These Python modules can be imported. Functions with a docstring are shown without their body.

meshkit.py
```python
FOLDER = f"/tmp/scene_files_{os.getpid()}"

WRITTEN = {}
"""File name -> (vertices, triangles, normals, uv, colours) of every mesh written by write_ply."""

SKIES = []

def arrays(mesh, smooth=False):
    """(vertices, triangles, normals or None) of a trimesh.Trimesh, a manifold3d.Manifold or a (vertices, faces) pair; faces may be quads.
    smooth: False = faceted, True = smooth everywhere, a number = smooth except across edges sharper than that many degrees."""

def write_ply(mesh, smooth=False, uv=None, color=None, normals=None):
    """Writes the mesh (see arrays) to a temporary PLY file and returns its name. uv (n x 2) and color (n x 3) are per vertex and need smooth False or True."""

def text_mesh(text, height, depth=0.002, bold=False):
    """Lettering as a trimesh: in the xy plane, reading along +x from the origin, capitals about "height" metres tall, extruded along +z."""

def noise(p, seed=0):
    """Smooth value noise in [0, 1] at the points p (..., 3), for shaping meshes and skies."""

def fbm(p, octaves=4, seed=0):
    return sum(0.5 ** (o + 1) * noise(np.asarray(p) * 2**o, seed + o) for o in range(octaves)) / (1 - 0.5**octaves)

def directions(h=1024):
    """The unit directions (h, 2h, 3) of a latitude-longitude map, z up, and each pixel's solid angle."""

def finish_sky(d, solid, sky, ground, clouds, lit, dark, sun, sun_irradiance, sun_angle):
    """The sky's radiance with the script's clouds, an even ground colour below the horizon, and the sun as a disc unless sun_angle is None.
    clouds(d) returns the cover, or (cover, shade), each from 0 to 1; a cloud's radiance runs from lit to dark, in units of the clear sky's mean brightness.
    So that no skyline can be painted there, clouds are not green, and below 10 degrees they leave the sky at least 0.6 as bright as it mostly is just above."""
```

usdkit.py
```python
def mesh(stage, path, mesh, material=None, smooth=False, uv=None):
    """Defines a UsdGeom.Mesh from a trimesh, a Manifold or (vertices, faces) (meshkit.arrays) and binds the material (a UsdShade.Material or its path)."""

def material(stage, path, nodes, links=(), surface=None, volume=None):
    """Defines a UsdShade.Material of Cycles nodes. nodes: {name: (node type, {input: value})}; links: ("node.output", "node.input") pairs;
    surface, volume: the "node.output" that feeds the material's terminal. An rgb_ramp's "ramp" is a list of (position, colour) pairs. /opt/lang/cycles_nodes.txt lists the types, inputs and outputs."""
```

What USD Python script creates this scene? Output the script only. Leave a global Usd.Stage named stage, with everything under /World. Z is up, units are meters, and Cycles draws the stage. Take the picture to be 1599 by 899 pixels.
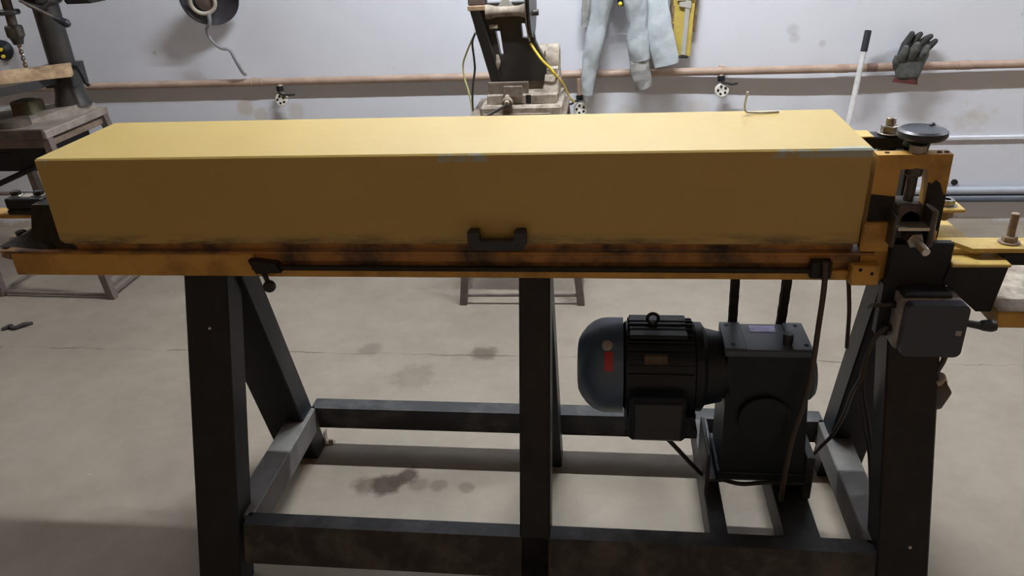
import math, random
import numpy as np, trimesh, manifold3d as m3
import usdkit, meshkit
from pxr import Usd, UsdGeom, Gf, Sdf, UsdLux, Vt

stage = Usd.Stage.CreateInMemory()
UsdGeom.SetStageUpAxis(stage, UsdGeom.Tokens.z)
UsdGeom.SetStageMetersPerUnit(stage, 1.0)
world = UsdGeom.Xform.Define(stage, '/World')
stage.SetDefaultPrim(world.GetPrim())

# ------------------------------------------------------------------ camera
CAM = UsdGeom.Camera.Define(stage, '/World/camera')
F = np.array([-0.12053778, 0.89013164, -0.43947277])
R = np.array([0.99267863, 0.11152706, -0.04637719])
D = np.array([0.00773131, -0.44184543, -0.89705788])
CP = (1.35007, -1.65297, 1.59080)
CAM.AddTransformOp().Set(Gf.Matrix4d(*R, 0, *(-D), 0, *(-F), 0, *CP, 1))
CAM.CreateHorizontalApertureAttr(36.0)
CAM.CreateVerticalApertureAttr(36.0 * 899 / 1599)
CAM.CreateFocalLengthAttr(36.0 * 1220.5555 / 1599)
CAM.CreateClippingRangeAttr(Gf.Vec2f(0.05, 100))
CAM.CreateExposureAttr(0.0)

# dim neutral surround (an indoor room at night: next to nothing)
dome = UsdLux.DomeLight.Define(stage, '/World/surround')
dome.CreateColorAttr(Gf.Vec3f(0.8, 0.85, 1.0)); dome.CreateIntensityAttr(0.01)
# one row of fluorescent battens along the hall, behind the machine: (x, y, z, length, emission)
LAMPS = [(1.25, 1.08, 3.10, 1.2, 670.0), (4.9, 1.08, 3.10, 1.2, 470.0), (-2.6, 1.20, 3.10, 1.2, 125.0)]

# ------------------------------------------------------------------ materials
LK = '/World/Looks'
UsdGeom.Scope.Define(stage, LK)
def mat(name, base, rough=0.5, metal=0.0, var=None, vscale=8.0, bump=0.0, bscale=60.0, spec=0.5, lo=0.4, hi=0.65, coat=0.0):
    """base colour varied towards `var` by noise, with fine bump"""
    nodes = {'p': ('principled_bsdf', {'roughness': rough, 'metallic': metal, 'base_color': base, 'specular_ior_level': spec, 'coat_weight': coat, 'coat_roughness': 0.25}),
             'g': ('geometry', {})}
    links = []
    if var is not None:
        nodes['n'] = ('noise_texture', {'scale': vscale, 'detail': 6.0, 'roughness': 0.65})
        nodes['r'] = ('rgb_ramp', {'ramp': [(0, base), (lo, base), (hi, var), (1, var)]})
        links += [('g.position', 'n.vector'), ('n.fac', 'r.fac'), ('r.color', 'p.base_color')]
    if bump:
        nodes['nb'] = ('noise_texture', {'scale': bscale, 'detail': 4.0})
        nodes['b'] = ('bump', {'strength': bump, 'distance': 0.004})
        links += [('g.position', 'nb.vector'), ('nb.fac', 'b.height'), ('b.normal', 'p.normal')]
    return usdkit.material(stage, f'{LK}/{name}', nodes, links, surface='p.BSDF')

M = {}
M['yellow_dull'] = mat('yellow_dull', (0.50, 0.29, 0.055), 0.45, var=(0.20, 0.095, 0.02), vscale=9, bump=.15, lo=.45, hi=.75)
M['yellow_clean'] = mat('yellow_clean', (0.54, 0.40, 0.12), 0.42, var=(0.40, 0.27, 0.08), vscale=12, bump=.1)
M['yellow_grease'] = mat('yellow_grease', (0.34, 0.16, 0.035), 0.5, var=(0.035, 0.022, 0.014), vscale=7, bump=.2, lo=.42, hi=.62)
M['black'] = mat('black', (0.008, 0.0095, 0.0125), 0.45, var=(0.013, 0.0155, 0.020), vscale=14, bump=.08, spec=.3)
M['black_dusty'] = mat('black_dusty', (0.012, 0.0135, 0.0165), 0.5, var=(0.085, 0.083, 0.083), vscale=7, bump=.1, lo=.48, hi=.72, spec=.5)
M['grease'] = mat('grease', (0.008, 0.007, 0.006), 0.45, var=(0.02, 0.016, 0.012), vscale=30, bump=.3, bscale=90, spec=.3)
M['steel'] = mat('steel', (0.42, 0.40, 0.38), 0.35, metal=.9, var=(0.25, 0.22, 0.19), vscale=30)
M['zinc'] = mat('zinc', (0.62, 0.60, 0.55), 0.35, metal=.8)
M['dark_steel'] = mat('dark_steel', (0.06, 0.06, 0.062), 0.4, metal=.5, var=(0.12, 0.10, 0.09), vscale=25)
M['rust'] = mat('rust', (0.20, 0.14, 0.10), 0.6, metal=.3, var=(0.32, 0.26, 0.2), vscale=40, bump=.2)
M['blue_fan'] = mat('blue_fan', (0.046, 0.085, 0.155), 0.4, var=(0.06, 0.10, 0.175), vscale=12)
M['blue_dark'] = mat('blue_dark', (0.0075, 0.012, 0.019), 0.42, var=(0.011, 0.016, 0.025), vscale=12, spec=.3)
M['gear_blue'] = mat('gear_blue', (0.042, 0.062, 0.088), 0.42, var=(0.05, 0.07, 0.09), vscale=10)
M['rail_worn'] = mat('rail_worn', (0.15, 0.145, 0.14), 0.6, var=(0.09, 0.088, 0.088), vscale=9, bump=.1)
M['rubber'] = mat('rubber', (0.02, 0.02, 0.021), 0.55)
M['plastic_dark'] = mat('plastic_dark', (0.018, 0.021, 0.03), 0.4)
M['cable_brown'] = mat('cable_brown', (0.045, 0.035, 0.03), 0.55)
M['red'] = mat('red', (0.32, 0.018, 0.03), 0.5)
M['grey_paper'] = mat('grey_paper', (0.30, 0.28, 0.29), 0.6)
M['nameplate'] = mat('nameplate', (0.34, 0.33, 0.75), 0.35, var=(0.55, 0.55, 0.85), vscale=45)
M['switch_grey'] = mat('switch_grey', (0.030, 0.037, 0.058), 0.45)
M['switch_side'] = mat('switch_side', (0.34, 0.34, 0.36), 0.5, var=(0.2, 0.19, 0.2), vscale=30)
M['plug_dark'] = mat('plug_dark', (0.06, 0.05, 0.045), 0.5)
M['plug_pale'] = mat('plug_pale', (0.35, 0.30, 0.26), 0.6)
M['pipe_tan'] = mat('pipe_tan', (0.42, 0.31, 0.25), 0.5, var=(0.33, 0.23, 0.18), vscale=8, bump=.1)
M['pipe_dark'] = mat('pipe_dark', (0.20, 0.13, 0.11), 0.55)
M['pvc_grey'] = mat('pvc_grey', (0.36, 0.40, 0.48), 0.4)
M['pvc_dark'] = mat('pvc_dark', (0.10, 0.12, 0.16), 0.45)
M['white_plastic'] = mat('white_plastic', (0.72, 0.70, 0.66), 0.4)
M['dust_beige'] = mat('dust_beige', (0.42, 0.37, 0.31), 0.8, var=(0.20, 0.165, 0.135), vscale=22, bump=.3)
M['dust_brown'] = mat('dust_brown', (0.16, 0.125, 0.10), 0.7, var=(0.26, 0.22, 0.18), vscale=25, bump=.2)
M['saw_black'] = mat('saw_black', (0.028, 0.027, 0.028), 0.35, var=(0.06, 0.052, 0.045), vscale=14, lo=.5, hi=.8)
M['wood_pale'] = mat('wood_pale', (0.50, 0.36, 0.22), 0.7, var=(0.30, 0.19, 0.12), vscale=26, bump=.2)
M['wood_brown'] = mat('wood_brown', (0.25, 0.185, 0.14), 0.75, var=(0.13, 0.095, 0.07), vscale=18, bump=.3)
M['wood_dark'] = mat('wood_dark', (0.06, 0.048, 0.04), 0.75, var=(0.11, 0.085, 0.06), vscale=14, bump=.3)
M['bark'] = mat('bark', (0.14, 0.12, 0.075), 0.85, var=(0.075, 0.075, 0.045), vscale=22, bump=.5)
M['table_grey'] = mat('table_grey', (0.31, 0.27, 0.24), 0.7, var=(0.2, 0.165, 0.14), vscale=14, bump=.3)
M['drill_green'] = mat('drill_green', (0.026, 0.030, 0.032), 0.38, var=(0.045, 0.042, 0.04), vscale=12, bump=.1)
M['stand_rust'] = mat('stand_rust', (0.155, 0.125, 0.115), 0.6, var=(0.10, 0.08, 0.07), vscale=14)
M['cloth'] = mat('cloth', (0.47, 0.525, 0.575), 0.9, var=(0.40, 0.45, 0.50), vscale=9, bump=.35, bscale=130, spec=.1)
M['cloth_dusty'] = mat('cloth_dusty', (0.36, 0.375, 0.385), 0.9, var=(0.29, 0.28, 0.27), vscale=12, bump=.35, bscale=130, spec=.1)
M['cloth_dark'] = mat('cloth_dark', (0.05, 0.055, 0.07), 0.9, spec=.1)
M['glove_grey'] = mat('glove_grey', (0.115, 0.12, 0.115), 0.9, var=(0.075, 0.08, 0.08), vscale=40, bump=.5, bscale=260, spec=.1)
M['glove_black'] = mat('glove_black', (0.045, 0.045, 0.047), 0.85, var=(0.07, 0.07, 0.075), vscale=40, bump=.5, bscale=260, spec=.1)
M['glove_cuff'] = mat('glove_cuff', (0.075, 0.045, 0.04), 0.9, var=(0.14, 0.03, 0.035), vscale=30, bump=.5, bscale=260, spec=.1)
M['yellow_card'] = mat('yellow_card', (0.58, 0.46, 0.11), 0.5, var=(0.46, 0.35, 0.08), vscale=18)
M['card_brown'] = mat('card_brown', (0.28, 0.2, 0.1), 0.6, var=(0.12, 0.09, 0.08), vscale=25)
M['silver'] = mat('silver', (0.62, 0.63, 0.62), 0.4, metal=.4)
M['yellow_wire'] = mat('yellow_wire', (0.75, 0.56, 0.05), 0.45)
M['pale_wire'] = mat('pale_wire', (0.62, 0.58, 0.28), 0.45)
M['white_paint'] = mat('white_paint', (0.66, 0.67, 0.70), 0.5, var=(0.5, 0.5, 0.5), vscale=14)
M['ring_beige'] = mat('ring_beige', (0.46, 0.42, 0.37), 0.5)
M['dish_black'] = mat('dish_black', (0.035, 0.035, 0.045), 0.5, var=(0.05, 0.05, 0.06), vscale=12)
M['hub_brown'] = mat('hub_brown', (0.13, 0.095, 0.085), 0.6)
M['hose_grey'] = mat('hose_grey', (0.33, 0.33, 0.37), 0.3, metal=.4)
M['hole_black'] = mat('hole_black', (0.006, 0.006, 0.006), 0.8)
M['lamp_metal'] = mat('lamp_metal', (0.7, 0.7, 0.7), 0.4)
M['ceiling_m'] = mat('ceiling_m', (0.16, 0.125, 0.09), 0.9, var=(0.13, 0.10, 0.07), vscale=3)
M['far_wall'] = mat('far_wall', (0.44, 0.285, 0.175), 0.9, var=(0.38, 0.245, 0.15), vscale=3)

def gmath(op, a, b=None):
    d = {'math_type': op}
    if not isinstance(a, str): d['value1'] = a
    if b is not None and not isinstance(b, str): d['value2'] = b
    return d

# yellow cover paint: even yellow, faint dirt towards the lower hem (finger and grease marks), bare chips along the top front edge
def cover_material():
    n = {'g': ('geometry', {}), 's': ('separate_xyz', {}),
         'n1': ('noise_texture', {'scale': 2.2, 'detail': 5.0, 'roughness': .6}),
         'r1': ('rgb_ramp', {'ramp': [(0, (0.43, 0.312, 0.088)), (.45, (0.415, 0.30, 0.084)), (.7, (0.395, 0.281, 0.078)), (1, (0.375, 0.262, 0.072))]}),
         # greasy hem
         'hm': ('map_range', {'from_min': 0.888, 'from_max': 0.918, 'to_min': 1.0, 'to_max': 0.0, 'clamp': True}),
         'mp': ('mapping', {'scale': (3.0, 3.0, 18.0)}),
         'n2': ('noise_texture', {'scale': 1.8, 'detail': 6.0, 'roughness': .7}),
         'r2': ('rgb_ramp', {'ramp': [(0, (0, 0, 0)), (.42, (0, 0, 0)), (.60, (1, 1, 1)), (1, (1, 1, 1))]}),
         'hb': ('math', gmath('multiply', 'x', 'x')),
         'm1': ('mix', {'color2': (0.05, 0.032, 0.018)}),
         # chipped edge: near z = top and y = 0, only over two stretches of x
         'ez': ('map_range', {'from_min': 0.0, 'from_max': 0.035, 'to_min': 1.0, 'to_max': 0.0, 'clamp': True}),
         'n3': ('noise_texture', {'scale': 26.0, 'detail': 6.0, 'roughness': .75}),
         'xr': ('map_range', {'from_min': -.05, 'from_max': 1.95, 'to_min': 0.0, 'to_max': 1.0, 'clamp': True}),
         'xp': ('rgb_ramp', {'ramp': [(0, (.30,)*3), (.03, (.62,)*3), (.06, (.25,)*3), (.45, (.25,)*3), (.50, (.45,)*3), (.52, (.62,)*3), (.565, (.62,)*3), (.58, (.3,)*3), (.86, (.28,)*3), (.88, (.62,)*3), (.93, (.60,)*3), (.945, (.9,)*3), (1, (.95,)*3)]}),
         'ea': ('math', gmath('multiply', 'x', 'x')), 'eb': ('math', gmath('add', 'x', 'x')),
         'ec': ('map_range', {'from_min': 1.02, 'from_max': 1.12, 'to_min': 0.0, 'to_max': 1.0, 'clamp': True}),
         'zt': ('math', {'math_type': 'greater_than', 'value2': 1.085}), 'ed': ('math', gmath('multiply', 'x', 'x')),
         'm2': ('mix', {'color2': (0.33, 0.37, 0.33)}),
         # small specks
         'v': ('voronoi_texture', {'scale': 13.0}) if False else ('noise_texture', {'scale': 75.0, 'detail': 2.0}),
         'sp': ('rgb_ramp', {'ramp': [(0, (0, 0, 0)), (.765, (0, 0, 0)), (.79, (1, 1, 1)), (1, (1, 1, 1))]}),
         'm3': ('mix', {'color2': (0.13, 0.09, 0.05)}),
         'nb': ('noise_texture', {'scale': 5.0, 'detail': 3.0}), 'b': ('bump', {'strength': .25, 'distance': .01}),
         'nf': ('noise_texture', {'scale': 150.0, 'detail': 2.0}), 'b2': ('bump', {'strength': .05, 'distance': .002}),
         'p': ('principled_bsdf', {'roughness': .36, 'specular_ior_level': .7})}
    l = [('g.position', 's.vector'), ('g.position', 'n1.vector'), ('n1.fac', 'r1.fac'), ('s.z', 'hm.value'), ('g.position', 'mp.vector'), ('mp.vector', 'n2.vector'),
         ('n2.fac', 'r2.fac'), ('r2.color', 'hb.value1'), ('hm.result', 'hb.value2'), ('hb.value', 'm1.fac'), ('r1.color', 'm1.color1'),
         ('s.y', 'ez.value'), ('g.position', 'n3.vector'), ('s.x', 'xr.value'), ('xr.result', 'xp.fac'), ('xp.color', 'ea.value1'), ('ez.result', 'ea.value2'),
         ('ea.value', 'eb.value1'), ('n3.fac', 'eb.value2'), ('eb.value', 'ec.value'), ('s.z', 'zt.value1'), ('zt.value', 'ed.value1'), ('ec.result', 'ed.value2'),
         ('ed.value', 'm2.fac'), ('m1.color', 'm2.color1'), ('g.position', 'v.vector'), ('v.fac', 'sp.fac'), ('sp.color', 'm3.fac'), ('m2.color', 'm3.color1'),
         ('m3.color', 'p.base_color'), ('g.position', 'nb.vector'), ('nb.fac', 'b.height'), ('g.position', 'nf.vector'), ('nf.fac', 'b2.height'), ('b.normal', 'b2.normal'), ('b2.normal', 'p.normal')]
    return usdkit.material(stage, f'{LK}/cover_yellow', n, l, surface='p.BSDF')
M['cover'] = cover_material()

def spot_nodes(n, l, prev, spots, colour, tag, nz):
    """stains of their own shape: round blots (x, y, z, radius) with noisy rims mixed over colour socket `prev`"""
    for i, (cx, cy, cz, r, strength) in enumerate(spots):
        a = f'{tag}{i}'
        n[a+'v'] = ('mapping', {'location': (-cx, -cy, -cz)})
        n[a+'g'] = ('mapping', {'scale': (1/r, 1/r, 1/r)})
        n[a+'s'] = ('gradient_texture', {'gradient_type': 'spherical'})
        n[a+'a'] = ('math', {'math_type': 'add'})
        n[a+'m'] = ('map_range', {'from_min': .72, 'from_max': 1.0, 'to_min': 0., 'to_max': strength, 'clamp': True})
        n[a+'x'] = ('mix', {'color2': colour})
        l += [('g.position', a+'v.vector'), (a+'v.vector', a+'g.vector'), (a+'g.vector', a+'s.vector'), (a+'s.fac', a+'a.value1'), (nz, a+'a.value2'), (a+'a.value', a+'m.value'), (a+'m.result', a+'x.fac'), (prev, a+'x.color1')]
        prev = a+'x.color'
    return prev

def floor_material():
    n = {'g': ('geometry', {}), 's': ('separate_xyz', {}),
         'n1': ('noise_texture', {'scale': 1.3, 'detail': 7.0, 'roughness': .62}),
         'r1': ('rgb_ramp', {'ramp': [(0, (0.222, 0.193, 0.160)), (.38, (0.25, 0.217, 0.178)), (.55, (0.288, 0.253, 0.208)), (.72, (0.315, 0.28, 0.235)), (1, (0.335, 0.30, 0.255))]}),
         'n2': ('noise_texture', {'scale': 9.0, 'detail': 8.0, 'roughness': .7}),
         'r2': ('rgb_ramp', {'ramp': [(0, (.72,)*3), (.38, (.90,)*3), (.6, (1.0,)*3), (1, (1.12,)*3)]}),
         'm1': ('mix', {'mix_type': 'multiply', 'fac': 1.0}),
         # the wandering joint between two pours of concrete
         'mp': ('mapping', {'scale': (1.0, 0.0, 0.0)}), 'n3': ('noise_texture', {'scale': 5.0, 'detail': 6.0, 'roughness': .6}),
         'wob': ('map_range', {'from_min': .3, 'from_max': .7, 'to_min': -.014, 'to_max': .014}),
         'ya': ('math', {'math_type': 'add'}), 'yb': ('math', {'math_type': 'subtract', 'value2': .965}), 'yc': ('math', {'math_type': 'absolute'}),
         'lw': ('map_range', {'from_min': .0015, 'from_max': .006, 'to_min': 1., 'to_max': 0., 'clamp': True}),
         'n4': ('noise_texture', {'scale': 6.0, 'detail': 5.0}), 'brk': ('map_range', {'from_min': .45, 'from_max': .56, 'to_min': 0.15, 'to_max': .8, 'clamp': True}),
         'lf': ('math', {'math_type': 'multiply'}), 'm2': ('mix', {'color2': (0.08, 0.064, 0.054)}),
         # dark grit flecks
         'n5': ('noise_texture', {'scale': 38.0, 'detail': 3.0}), 'r5': ('rgb_ramp', {'ramp': [(0, (0,)*3), (.74, (0,)*3), (.78, (.55,)*3), (1, (.8,)*3)]}), 'm3': ('mix', {'color2': (0.125, 0.105, 0.088)}),
         'n6': ('noise_texture', {'scale': 34.0, 'detail': 2.0, 'vector': (0, 0, 0)}), 'mo': ('mapping', {'location': (7.3, 2.1, 5.5)}),
         'r6': ('rgb_ramp', {'ramp': [(0, (0,)*3), (.76, (0,)*3), (.79, (.6,)*3), (1, (.7,)*3)]}), 'm4': ('mix', {'color2': (0.40, 0.38, 0.35)}),
         'nw': ('noise_texture', {'scale': 22.0, 'detail': 5.0, 'roughness': .65}), 'nwm': ('math', {'math_type': 'multiply', 'value2': .75}),
         'b': ('bump', {'strength': .25, 'distance': .006}),
         'p': ('principled_bsdf', {'roughness': .62, 'specular_ior_level': .35})}
    l = [('g.position', 's.vector'), ('g.position', 'n1.vector'), ('n1.fac', 'r1.fac'), ('g.position', 'n2.vector'), ('n2.fac', 'r2.fac'), ('r1.color', 'm1.color1'), ('r2.color', 'm1.color2'),
         ('g.position', 'mp.vector'), ('mp.vector', 'n3.vector'), ('n3.fac', 'wob.value'), ('s.y', 'ya.value1'), ('wob.result', 'ya.value2'), ('ya.value', 'yb.value1'), ('yb.value', 'yc.value1'),
         ('yc.value', 'lw.value'), ('g.position', 'n4.vector'), ('n4.fac', 'brk.value'), ('lw.result', 'lf.value1'), ('brk.result', 'lf.value2'), ('lf.value', 'm2.fac'), ('m1.color', 'm2.color1'),
         ('g.position', 'n5.vector'), ('n5.fac', 'r5.fac'), ('r5.color', 'm3.fac'), ('m2.color', 'm3.color1'),
         ('g.position', 'mo.vector'), ('mo.vector', 'n6.vector'), ('n6.fac', 'r6.fac'), ('r6.color', 'm4.fac'), ('m3.color', 'm4.color1'),
         ('g.position', 'nw.vector'), ('nw.fac', 'nwm.value1'), ('n2.fac', 'b.height'), ('b.normal', 'p.normal')]
    spots = [(.675, .185, 0, .085, .9), (.735, .235, 0, .065, .9), (.705, .21, 0, .06, .8), (.62, .18, 0, .075, .55), (.585, .185, 0, .05, .3), (.78, .19, 0, .06, .35), (.84, .195, 0, .05, .4), (.93, .19, 0, .045, .4),
             (.87, .98, 0, .10, .6), (.40, 1.0, 0, .09, .35), (.62, .80, 0, .16, .25), (-1.24, .93, 0, .07, .5), (.30, .36, 0, .08, .3)]
    out = spot_nodes(n, l, 'm4.color', spots, (0.050, 0.033, 0.023), 'q', 'nwm.value')
    l.append((out, 'p.base_color'))
    return usdkit.material(stage, f'{LK}/floor_concrete', n, l, surface='p.BSDF')
M['floor'] = floor_material()

def wall_material():
    n = {'g': ('geometry', {}), 's': ('separate_xyz', {}),
         'n1': ('noise_texture', {'scale': 1.5, 'detail': 6.0, 'roughness': .6}),
         'r1': ('rgb_ramp', {'ramp': [(0, (0.585, 0.61, 0.69)), (.45, (0.635, 0.665, 0.75)), (.6, (0.66, 0.69, 0.775)), (1, (0.68, 0.71, 0.79))]}),
         'n2': ('noise_texture', {'scale': 4.2, 'detail': 6.0, 'roughness': .65}), 'zr': ('map_range', {'from_min': .50, 'from_max': .82, 'to_min': .03, 'to_max': -.12, 'clamp': True}),
         'a': ('math', {'math_type': 'add'}), 'pm': ('map_range', {'from_min': .60, 'from_max': .72, 'to_min': 0., 'to_max': .55, 'clamp': True}), 'm1': ('mix', {'color2': (0.50, 0.455, 0.385)}),
         'n3': ('noise_texture', {'scale': 17.0, 'detail': 4.0, 'roughness': .7}), 'r3': ('rgb_ramp', {'ramp': [(0, (0,)*3), (.70, (0,)*3), (.755, (.6,)*3), (1, (.8,)*3)]}), 'm2': ('mix', {'color2': (0.33, 0.33, 0.36)}),
         'nw': ('noise_texture', {'scale': 14.0, 'detail': 5.0, 'roughness': .65}), 'nwm': ('math', {'math_type': 'multiply', 'value2': .75}),
         # grubby splash band above the floor
         'fl': ('map_range', {'from_min': .0, 'from_max': .10, 'to_min': .30, 'to_max': -.15, 'clamp': True}), 'fa': ('math', {'math_type': 'add'}), 'fm': ('map_range', {'from_min': .58, 'from_max': .70, 'to_min': 0., 'to_max': .8, 'clamp': True}), 'm3': ('mix', {'color2': (0.42, 0.37, 0.31)}),
         'b': ('bump', {'strength': .3, 'distance': .01}),
         'p': ('principled_bsdf', {'roughness': .75, 'specular_ior_level': .25})}
    l = [('g.position', 's.vector'), ('g.position', 'n1.vector'), ('n1.fac', 'r1.fac'), ('g.position', 'n2.vector'), ('s.z', 'zr.value'), ('n2.fac', 'a.value1'), ('zr.result', 'a.value2'), ('a.value', 'pm.value'),
         ('pm.result', 'm1.fac'), ('r1.color', 'm1.color1'), ('g.position', 'n3.vector'), ('n3.fac', 'r3.fac'), ('r3.color', 'm2.fac'), ('m1.color', 'm2.color1'),
         ('s.z', 'fl.value'), ('fl.result', 'fa.value1'), ('n2.fac', 'fa.value2'), ('fa.value', 'fm.value'), ('fm.result', 'm3.fac'), ('m2.color', 'm3.color1'),
         ('g.position', 'nw.vector'), ('nw.fac', 'nwm.value1'), ('n1.fac', 'b.height'), ('b.normal', 'p.normal')]
    Wy = 2.34
    spots = [(1.30, Wy, .66, .10, .3), (1.44, Wy, .60, .12, .3), (-.58, Wy, .68, .08, .6), (-.50, Wy, .64, .07, .5), (-.30, Wy, .66, .08, .4), (1.80, Wy, .63, .11, .25)]
    out = spot_nodes(n, l, 'm3.color', spots, (0.50, 0.43, 0.345), 'q', 'nwm.value')
    spots2 = [(2.215, Wy, 1.0, .05, .35), (2.23, Wy, .96, .04, .3), (2.36, Wy, .93, .03, .35), (-1.02, Wy, .98, .02, .5)]
    out = spot_nodes(n, l, out, spots2, (0.36, 0.37, 0.40), 'w', 'nwm.value')
    l.append((out, 'p.base_color'))
    return usdkit.material(stage, f'{LK}/wall_distemper', n, l, surface='p.BSDF')
M['wall'] = wall_material()

# ------------------------------------------------------------------ helpers
USED = {}
LOC = {}
def numbered(parent, name):
    k = (str(parent), name); i = USED.get(k, 0); USED[k] = i + 1
    return f'{parent}/{name}' if i == 0 else f'{parent}/{name}_{i:03d}'
def tag(prim, label=None, cat=None, group=None, kind=None):
    for k, v in (('label', label), ('category', cat), ('group', group), ('kind', kind)):
        if v: prim.SetCustomDataByKey(k, v)
    return prim
def thing(name, label, cat, loc=(0, 0, 0), group=None):
    path = numbered('/World', name)
    x = UsdGeom.Xform.Define(stage, path); x.AddTranslateOp().Set(Gf.Vec3d(*map(float, loc)))
    LOC[path] = np.asarray(loc, float)
    return tag(x.GetPrim(), label, cat, group)
def tm(mesh):
    if isinstance(mesh, m3.Manifold):
        k = mesh.to_mesh(); return trimesh.Trimesh(k.vert_properties[:, :3], k.tri_verts, process=False)
    if isinstance(mesh, (list, tuple)): return trimesh.util.concatenate([tm(k) for k in mesh])
    return mesh.copy()
def obj(name, mesh, m, parent=None, smooth=35, label=None):
    """one Mesh prim; mesh in world coordinates, stored relative to its thing"""
    pp = str(parent.GetPath()) if parent else '/World'
    path = numbered(pp, name); mesh = tm(mesh)
    if parent:
        root = '/'.join(pp.split('/')[:3]); mesh.apply_translation(-LOC[root]); LOC[path] = LOC[root]
        pr = usdkit.mesh(stage, path, mesh, M[m], smooth=smooth).GetPrim()
    else:
        lo, hi = mesh.bounds; base = np.array([(lo[0]+hi[0])/2, (lo[1]+hi[1])/2, lo[2]]); mesh.apply_translation(-base)
        um = usdkit.mesh(stage, path, mesh, M[m], smooth=smooth); UsdGeom.Xformable(um).AddTranslateOp().Set(Gf.Vec3d(*base)); pr = um.GetPrim()
        LOC[path] = base
    if label: pr.SetCustomDataByKey('label', label)
    return pr
def struct(name, mesh, m):
    return tag(obj(name, mesh, m), kind='structure')
def box(x0, x1, y0, y1, z0, z1, c=0.003):
    c = min(c, (x1-x0)*.3, (y1-y0)*.3, (z1-z0)*.3); P = []
    for X, sx in ((x0, 1), (x1, -1)):
        for Y, sy in ((y0, 1), (y1, -1)):
            for Z, sz in ((z0, 1), (z1, -1)):
                P += [(X, Y+sy*c, Z+sz*c), (X+sx*c, Y, Z+sz*c), (X+sx*c, Y+sy*c, Z)]
    return hull(P)
def hull(P): return trimesh.convex.convex_hull(np.asarray(P, float))
def prism(poly, axis, a, b, c=0.0):
    """polygon (in the other two axes, order x,y,z without `axis`) extruded along axis from a to b"""
    import shapely.geometry as sg
    p = sg.Polygon(*poly) if isinstance(poly, tuple) and len(poly) == 2 and isinstance(poly[1], list) and poly[1] and isinstance(poly[1][0], list) else sg.Polygon(poly)
    e = trimesh.creation.extrude_polygon(p, b-a, engine='earcut'); v = e.vertices.copy(); i = 'xyz'.index(axis)
    o = [k for k in range(3) if k != i]; w = np.zeros_like(v); w[:, o[0]] = v[:, 0]; w[:, o[1]] = v[:, 1]; w[:, i] = v[:, 2]+a
    t = trimesh.Trimesh(w, e.faces, process=True); t.fix_normals(); return t
def frame(d):
    d = np.asarray(d, float); d = d/np.linalg.norm(d); a = np.array([0, 0, 1.]) if abs(d[2]) < .9 else np.array([1., 0, 0])
    u = np.cross(a, d); u /= np.linalg.norm(u); return u, np.cross(d, u), d
def lathe(profile, origin, axis=(0, 0, 1), n=32):
    """profile: (radius, distance along axis) pairs"""
    t = trimesh.creation.revolve(np.asarray(profile, float), sections=n); u, v, w = frame(axis)
    t.vertices = t.vertices @ np.stack([u, v, w]) + np.asarray(origin, float); t.fix_normals(); return t
def cyl(p, q, r, n=24, c=None):
    p, q = np.asarray(p, float), np.asarray(q, float); L = np.linalg.norm(q-p); c = min(r*.12, L*.2) if c is None else c
    return lathe([(0, 0), (r-c, 0), (r, c), (r, L-c), (r-c, L), (0, L)], p, q-p, n)
def hexnut(p, q, r): return cyl(p, q, r, 6, r*.08)
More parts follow.
